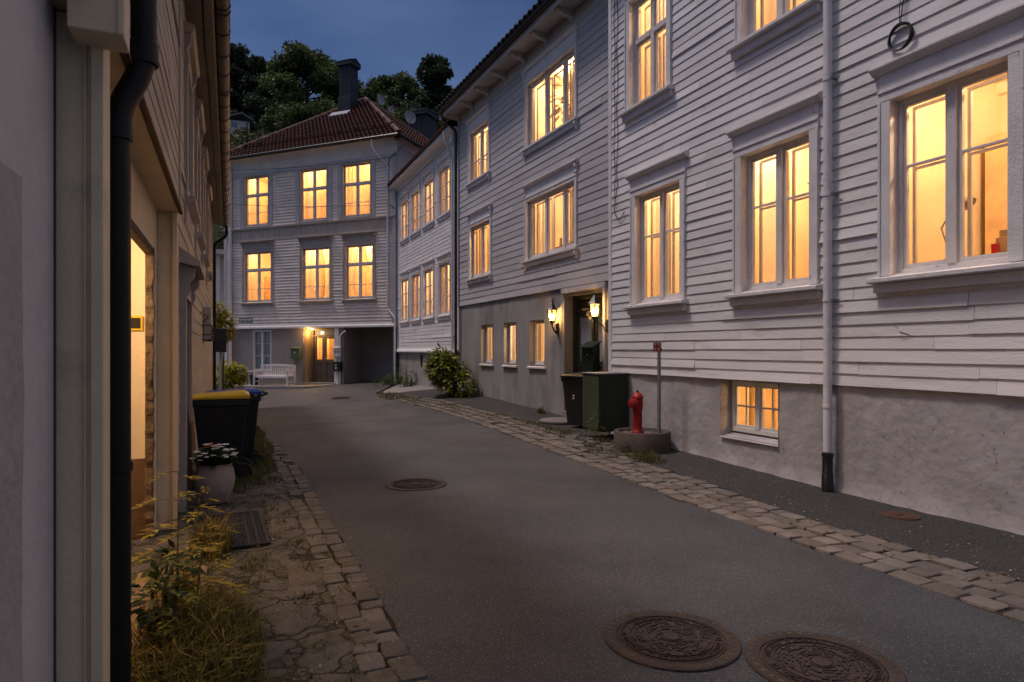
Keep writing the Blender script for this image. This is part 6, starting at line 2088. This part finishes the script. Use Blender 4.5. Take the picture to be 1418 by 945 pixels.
# ------------------------------------------------------------------ things seen in the lit rooms
t = thing('desk_lamp', 'angled desk lamp standing inside the nearest window', 'lamp', FA.P(4.22, 2.47, -0.50))
mb = MB(); mb.lathe([(.07, 0), (.07, .015), (.015, .02)], n=16); mb.build('foot', 'trim_taupe', t, local=True)
mb = MB(); mb.tube([(0, 0, .015), (0, .10, .34), (0, -.08, .62)], .009, 8); mb.build('arm', 'trim_taupe', t, local=True)
mb = MB(); mb.tube([(0, -.06, .64), (0, -.10, .60), (0, -.17, .53)], [.025, .035, .075], 14, cap=False); mb.build('shade', 'trim_taupe', t, local=True)
mb = MB(); mb.lathe([(.03, 0), (.038, .10), (.034, .10), (.028, .01)], n=14); o = mb.build('cup', 'cup_red', smooth=True); o.location = FA.P(3.80, 2.47, -0.48); tag(o, 'red cup on the sill inside the nearest window', 'cup')
mb = MB(); mb.box(-.12, .12, -.22, .22, 0, .16); mb.box(-.1, .1, -.16, .2, .161, .23); o = mb.build('storage_box', 'room_oak', bevel=0.006); o.location = FA.P(3.58, 2.47, -0.60); tag(o, 'brown boxes stacked low inside the nearest window', 'box')
mb = MB(); mb.box(-.35, .35, -.9, .9, 0, .04) 
o = mb.build('windowsill_table', 'wood_light'); o.location = FA.P(3.9, 2.43, -0.72); tag(o, 'light wooden tabletop inside the nearest window', 'table')
t = thing('bookshelf', 'brown shelf with boxes on the back wall of the nearest lit room', 'shelf', FA.P(3.6, 3.4, -2.2))
mb = MB(); mb.box(-.1, .38, -.7, .7, 0, .04); mb.build('shelf_board', 'wood_light', t, local=True)
mb = MB(); mb.box(0, .3, -.6, -.25, .041, .32); mb.box(0, .3, .0, .4, .041, .26); mb.build('shelf_boxes', 'wainscot', t, local=True)
t = thing('bookshelf', 'long low shelf with piled papers inside the lower three pane window', 'shelf', FB.P(3.1, 3.80, -0.75))
mb = MB(); mb.box(-.15, .25, -.95, .95, .22, .26); mb.box(-.15, .25, -.95, .95, .0, .03); mb.build('shelf_board', 'wood_light', t, local=True)
mb = MB()
for k in range(7):
    y = -.85+k*.25
    mb.box(-.1, .2, y, y+U(.12, .2), .261, .261+U(.06, .22))
mb.build('papers', 'room', t, local=True)
leafy('house_plant', 'tall leafy house plant inside the upper three pane window', 'plant', FB.P(3.1, 6.5, -0.55), [(0, -.3, .7, .25, .5), (0, .25, .9, .3, .5)], 110, .26, .14, [('curtain_dim', 1.0)], 6)
mb = MB()
c = FA.P(5.85, 3.62, -0.5)
vs = []
for k in range(10):
    r_ = .17 if k % 2 == 0 else .07
    vs.append(c+Vector((0, r_*math.sin(k*PI/5), r_*math.cos(k*PI/5))))
vs += [c+Vector((-.05, 0, 0)), c+Vector((.05, 0, 0))]
mb.add(vs, [(k, (k+1) % 10, 10) for k in range(10)]+[((k+1) % 10, k, 11) for k in range(10)])
o = mb.build('paper_star', 'room'); tag(o, 'pale paper star hanging in the middle near window', 'paper star')

# ------------------------------------------------------------------ sky, sun, camera
SUN_EL, SUN_AZ = rad(66), rad(-62)        # azimuth measured from +Y towards +X: the sun comes from the far left
w = bpy.data.worlds.new('World')
SC.world = w
w.use_nodes = True
nt = w.node_tree
L = nt.links.new
bg = nt.nodes['Background']
sky = _n(nt, 'ShaderNodeTexSky', sky_type='NISHITA')
sky.sun_disc = False
sky.sun_elevation = SUN_EL
sky.sun_rotation = SUN_AZ
sky.air_density = 1.0
sky.dust_density = 0.4
sky.ozone_density = 3.0
tcw = _n(nt, 'ShaderNodeTexCoord')
sep = _n(nt, 'ShaderNodeSeparateXYZ')
L(tcw.outputs['Generated'], sep.inputs['Vector'])
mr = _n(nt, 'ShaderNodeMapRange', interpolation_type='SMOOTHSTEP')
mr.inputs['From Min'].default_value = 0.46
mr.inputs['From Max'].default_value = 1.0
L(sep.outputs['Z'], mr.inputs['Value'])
dim = _n(nt, 'ShaderNodeVectorMath', operation='MULTIPLY')
dim.inputs[1].default_value = SKYTINT
L(sky.outputs['Color'], dim.inputs[0])
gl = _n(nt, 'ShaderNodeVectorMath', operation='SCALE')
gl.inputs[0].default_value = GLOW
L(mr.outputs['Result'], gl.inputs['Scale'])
cn = _n(nt, 'ShaderNodeTexNoise')
cn.inputs['Scale'].default_value = 2.2
cn.inputs['Detail'].default_value = 7.0
mpw = _n(nt, 'ShaderNodeMapping')
mpw.inputs['Scale'].default_value = (1.0, 1.0, 2.6)
L(tcw.outputs['Generated'], mpw.inputs['Vector'])
L(mpw.outputs['Vector'], cn.inputs['Vector'])
cr2 = _n(nt, 'ShaderNodeValToRGB')
cr2.color_ramp.elements[0].position = 0.38
cr2.color_ramp.elements[0].color = (0.62, 0.66, 0.74, 1)
cr2.color_ramp.elements[1].position = 0.66
cr2.color_ramp.elements[1].color = (1.30, 1.16, 1.06, 1)
L(cn.outputs['Fac'], cr2.inputs['Fac'])
cm = _n(nt, 'ShaderNodeVectorMath', operation='MULTIPLY')
L(dim.outputs['Vector'], cm.inputs[0])
L(cr2.outputs['Color'], cm.inputs[1])
dim = cm
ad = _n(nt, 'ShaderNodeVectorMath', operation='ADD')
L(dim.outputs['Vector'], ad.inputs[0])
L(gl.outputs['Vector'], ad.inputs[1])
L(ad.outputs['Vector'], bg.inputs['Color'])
bg.inputs['Strength'].default_value = SKYSTR
sl = bpy.data.lights.new('sun', 'SUN')
sl.energy = SUNE
sl.angle = rad(9)
sl.color = (1.0, 0.86, 0.78)
so = bpy.data.objects.new('sun', sl)
COL.objects.link(so)
sd = Vector((math.sin(SUN_AZ)*math.cos(SUN_EL), math.cos(SUN_AZ)*math.cos(SUN_EL), math.sin(SUN_EL)))
so.rotation_euler = sd.to_track_quat('Z', 'Y').to_euler()
so.location = (-20, 30, 40)

cam = bpy.data.cameras.new('camera')
cam.sensor_width = 36
cam.lens = 900/1418*36
cam.shift_y = 12.5/1418
cam.clip_start = 0.05
cam.clip_end = 3000
co = bpy.data.objects.new('camera', cam)
COL.objects.link(co)
co.location = (0, 0, 1.57)
co.rotation_euler = (rad(90), 0, -CAMYAW)
SC.camera = co
vs = SC.view_settings
vs.view_transform = 'Standard'
vs.look = 'None'
vs.exposure = 0.0
vs.gamma = 1.0
vs.use_curve_mapping = False
SC.render.engine = 'CYCLES'
cy = SC.cycles
cy.use_denoising = True
try:
    cy.denoiser = 'OPENIMAGEDENOISE'
    cy.denoising_input_passes = 'RGB_ALBEDO_NORMAL'
except Exception:
    pass
cy.max_bounces = 8
cy.diffuse_bounces = 4
cy.glossy_bounces = 3
cy.transmission_bounces = 4
cy.transparent_max_bounces = 12
cy.sample_clamp_indirect = 4.0
cy.caustics_reflective = False
cy.caustics_refractive = False
cy.use_light_tree = True
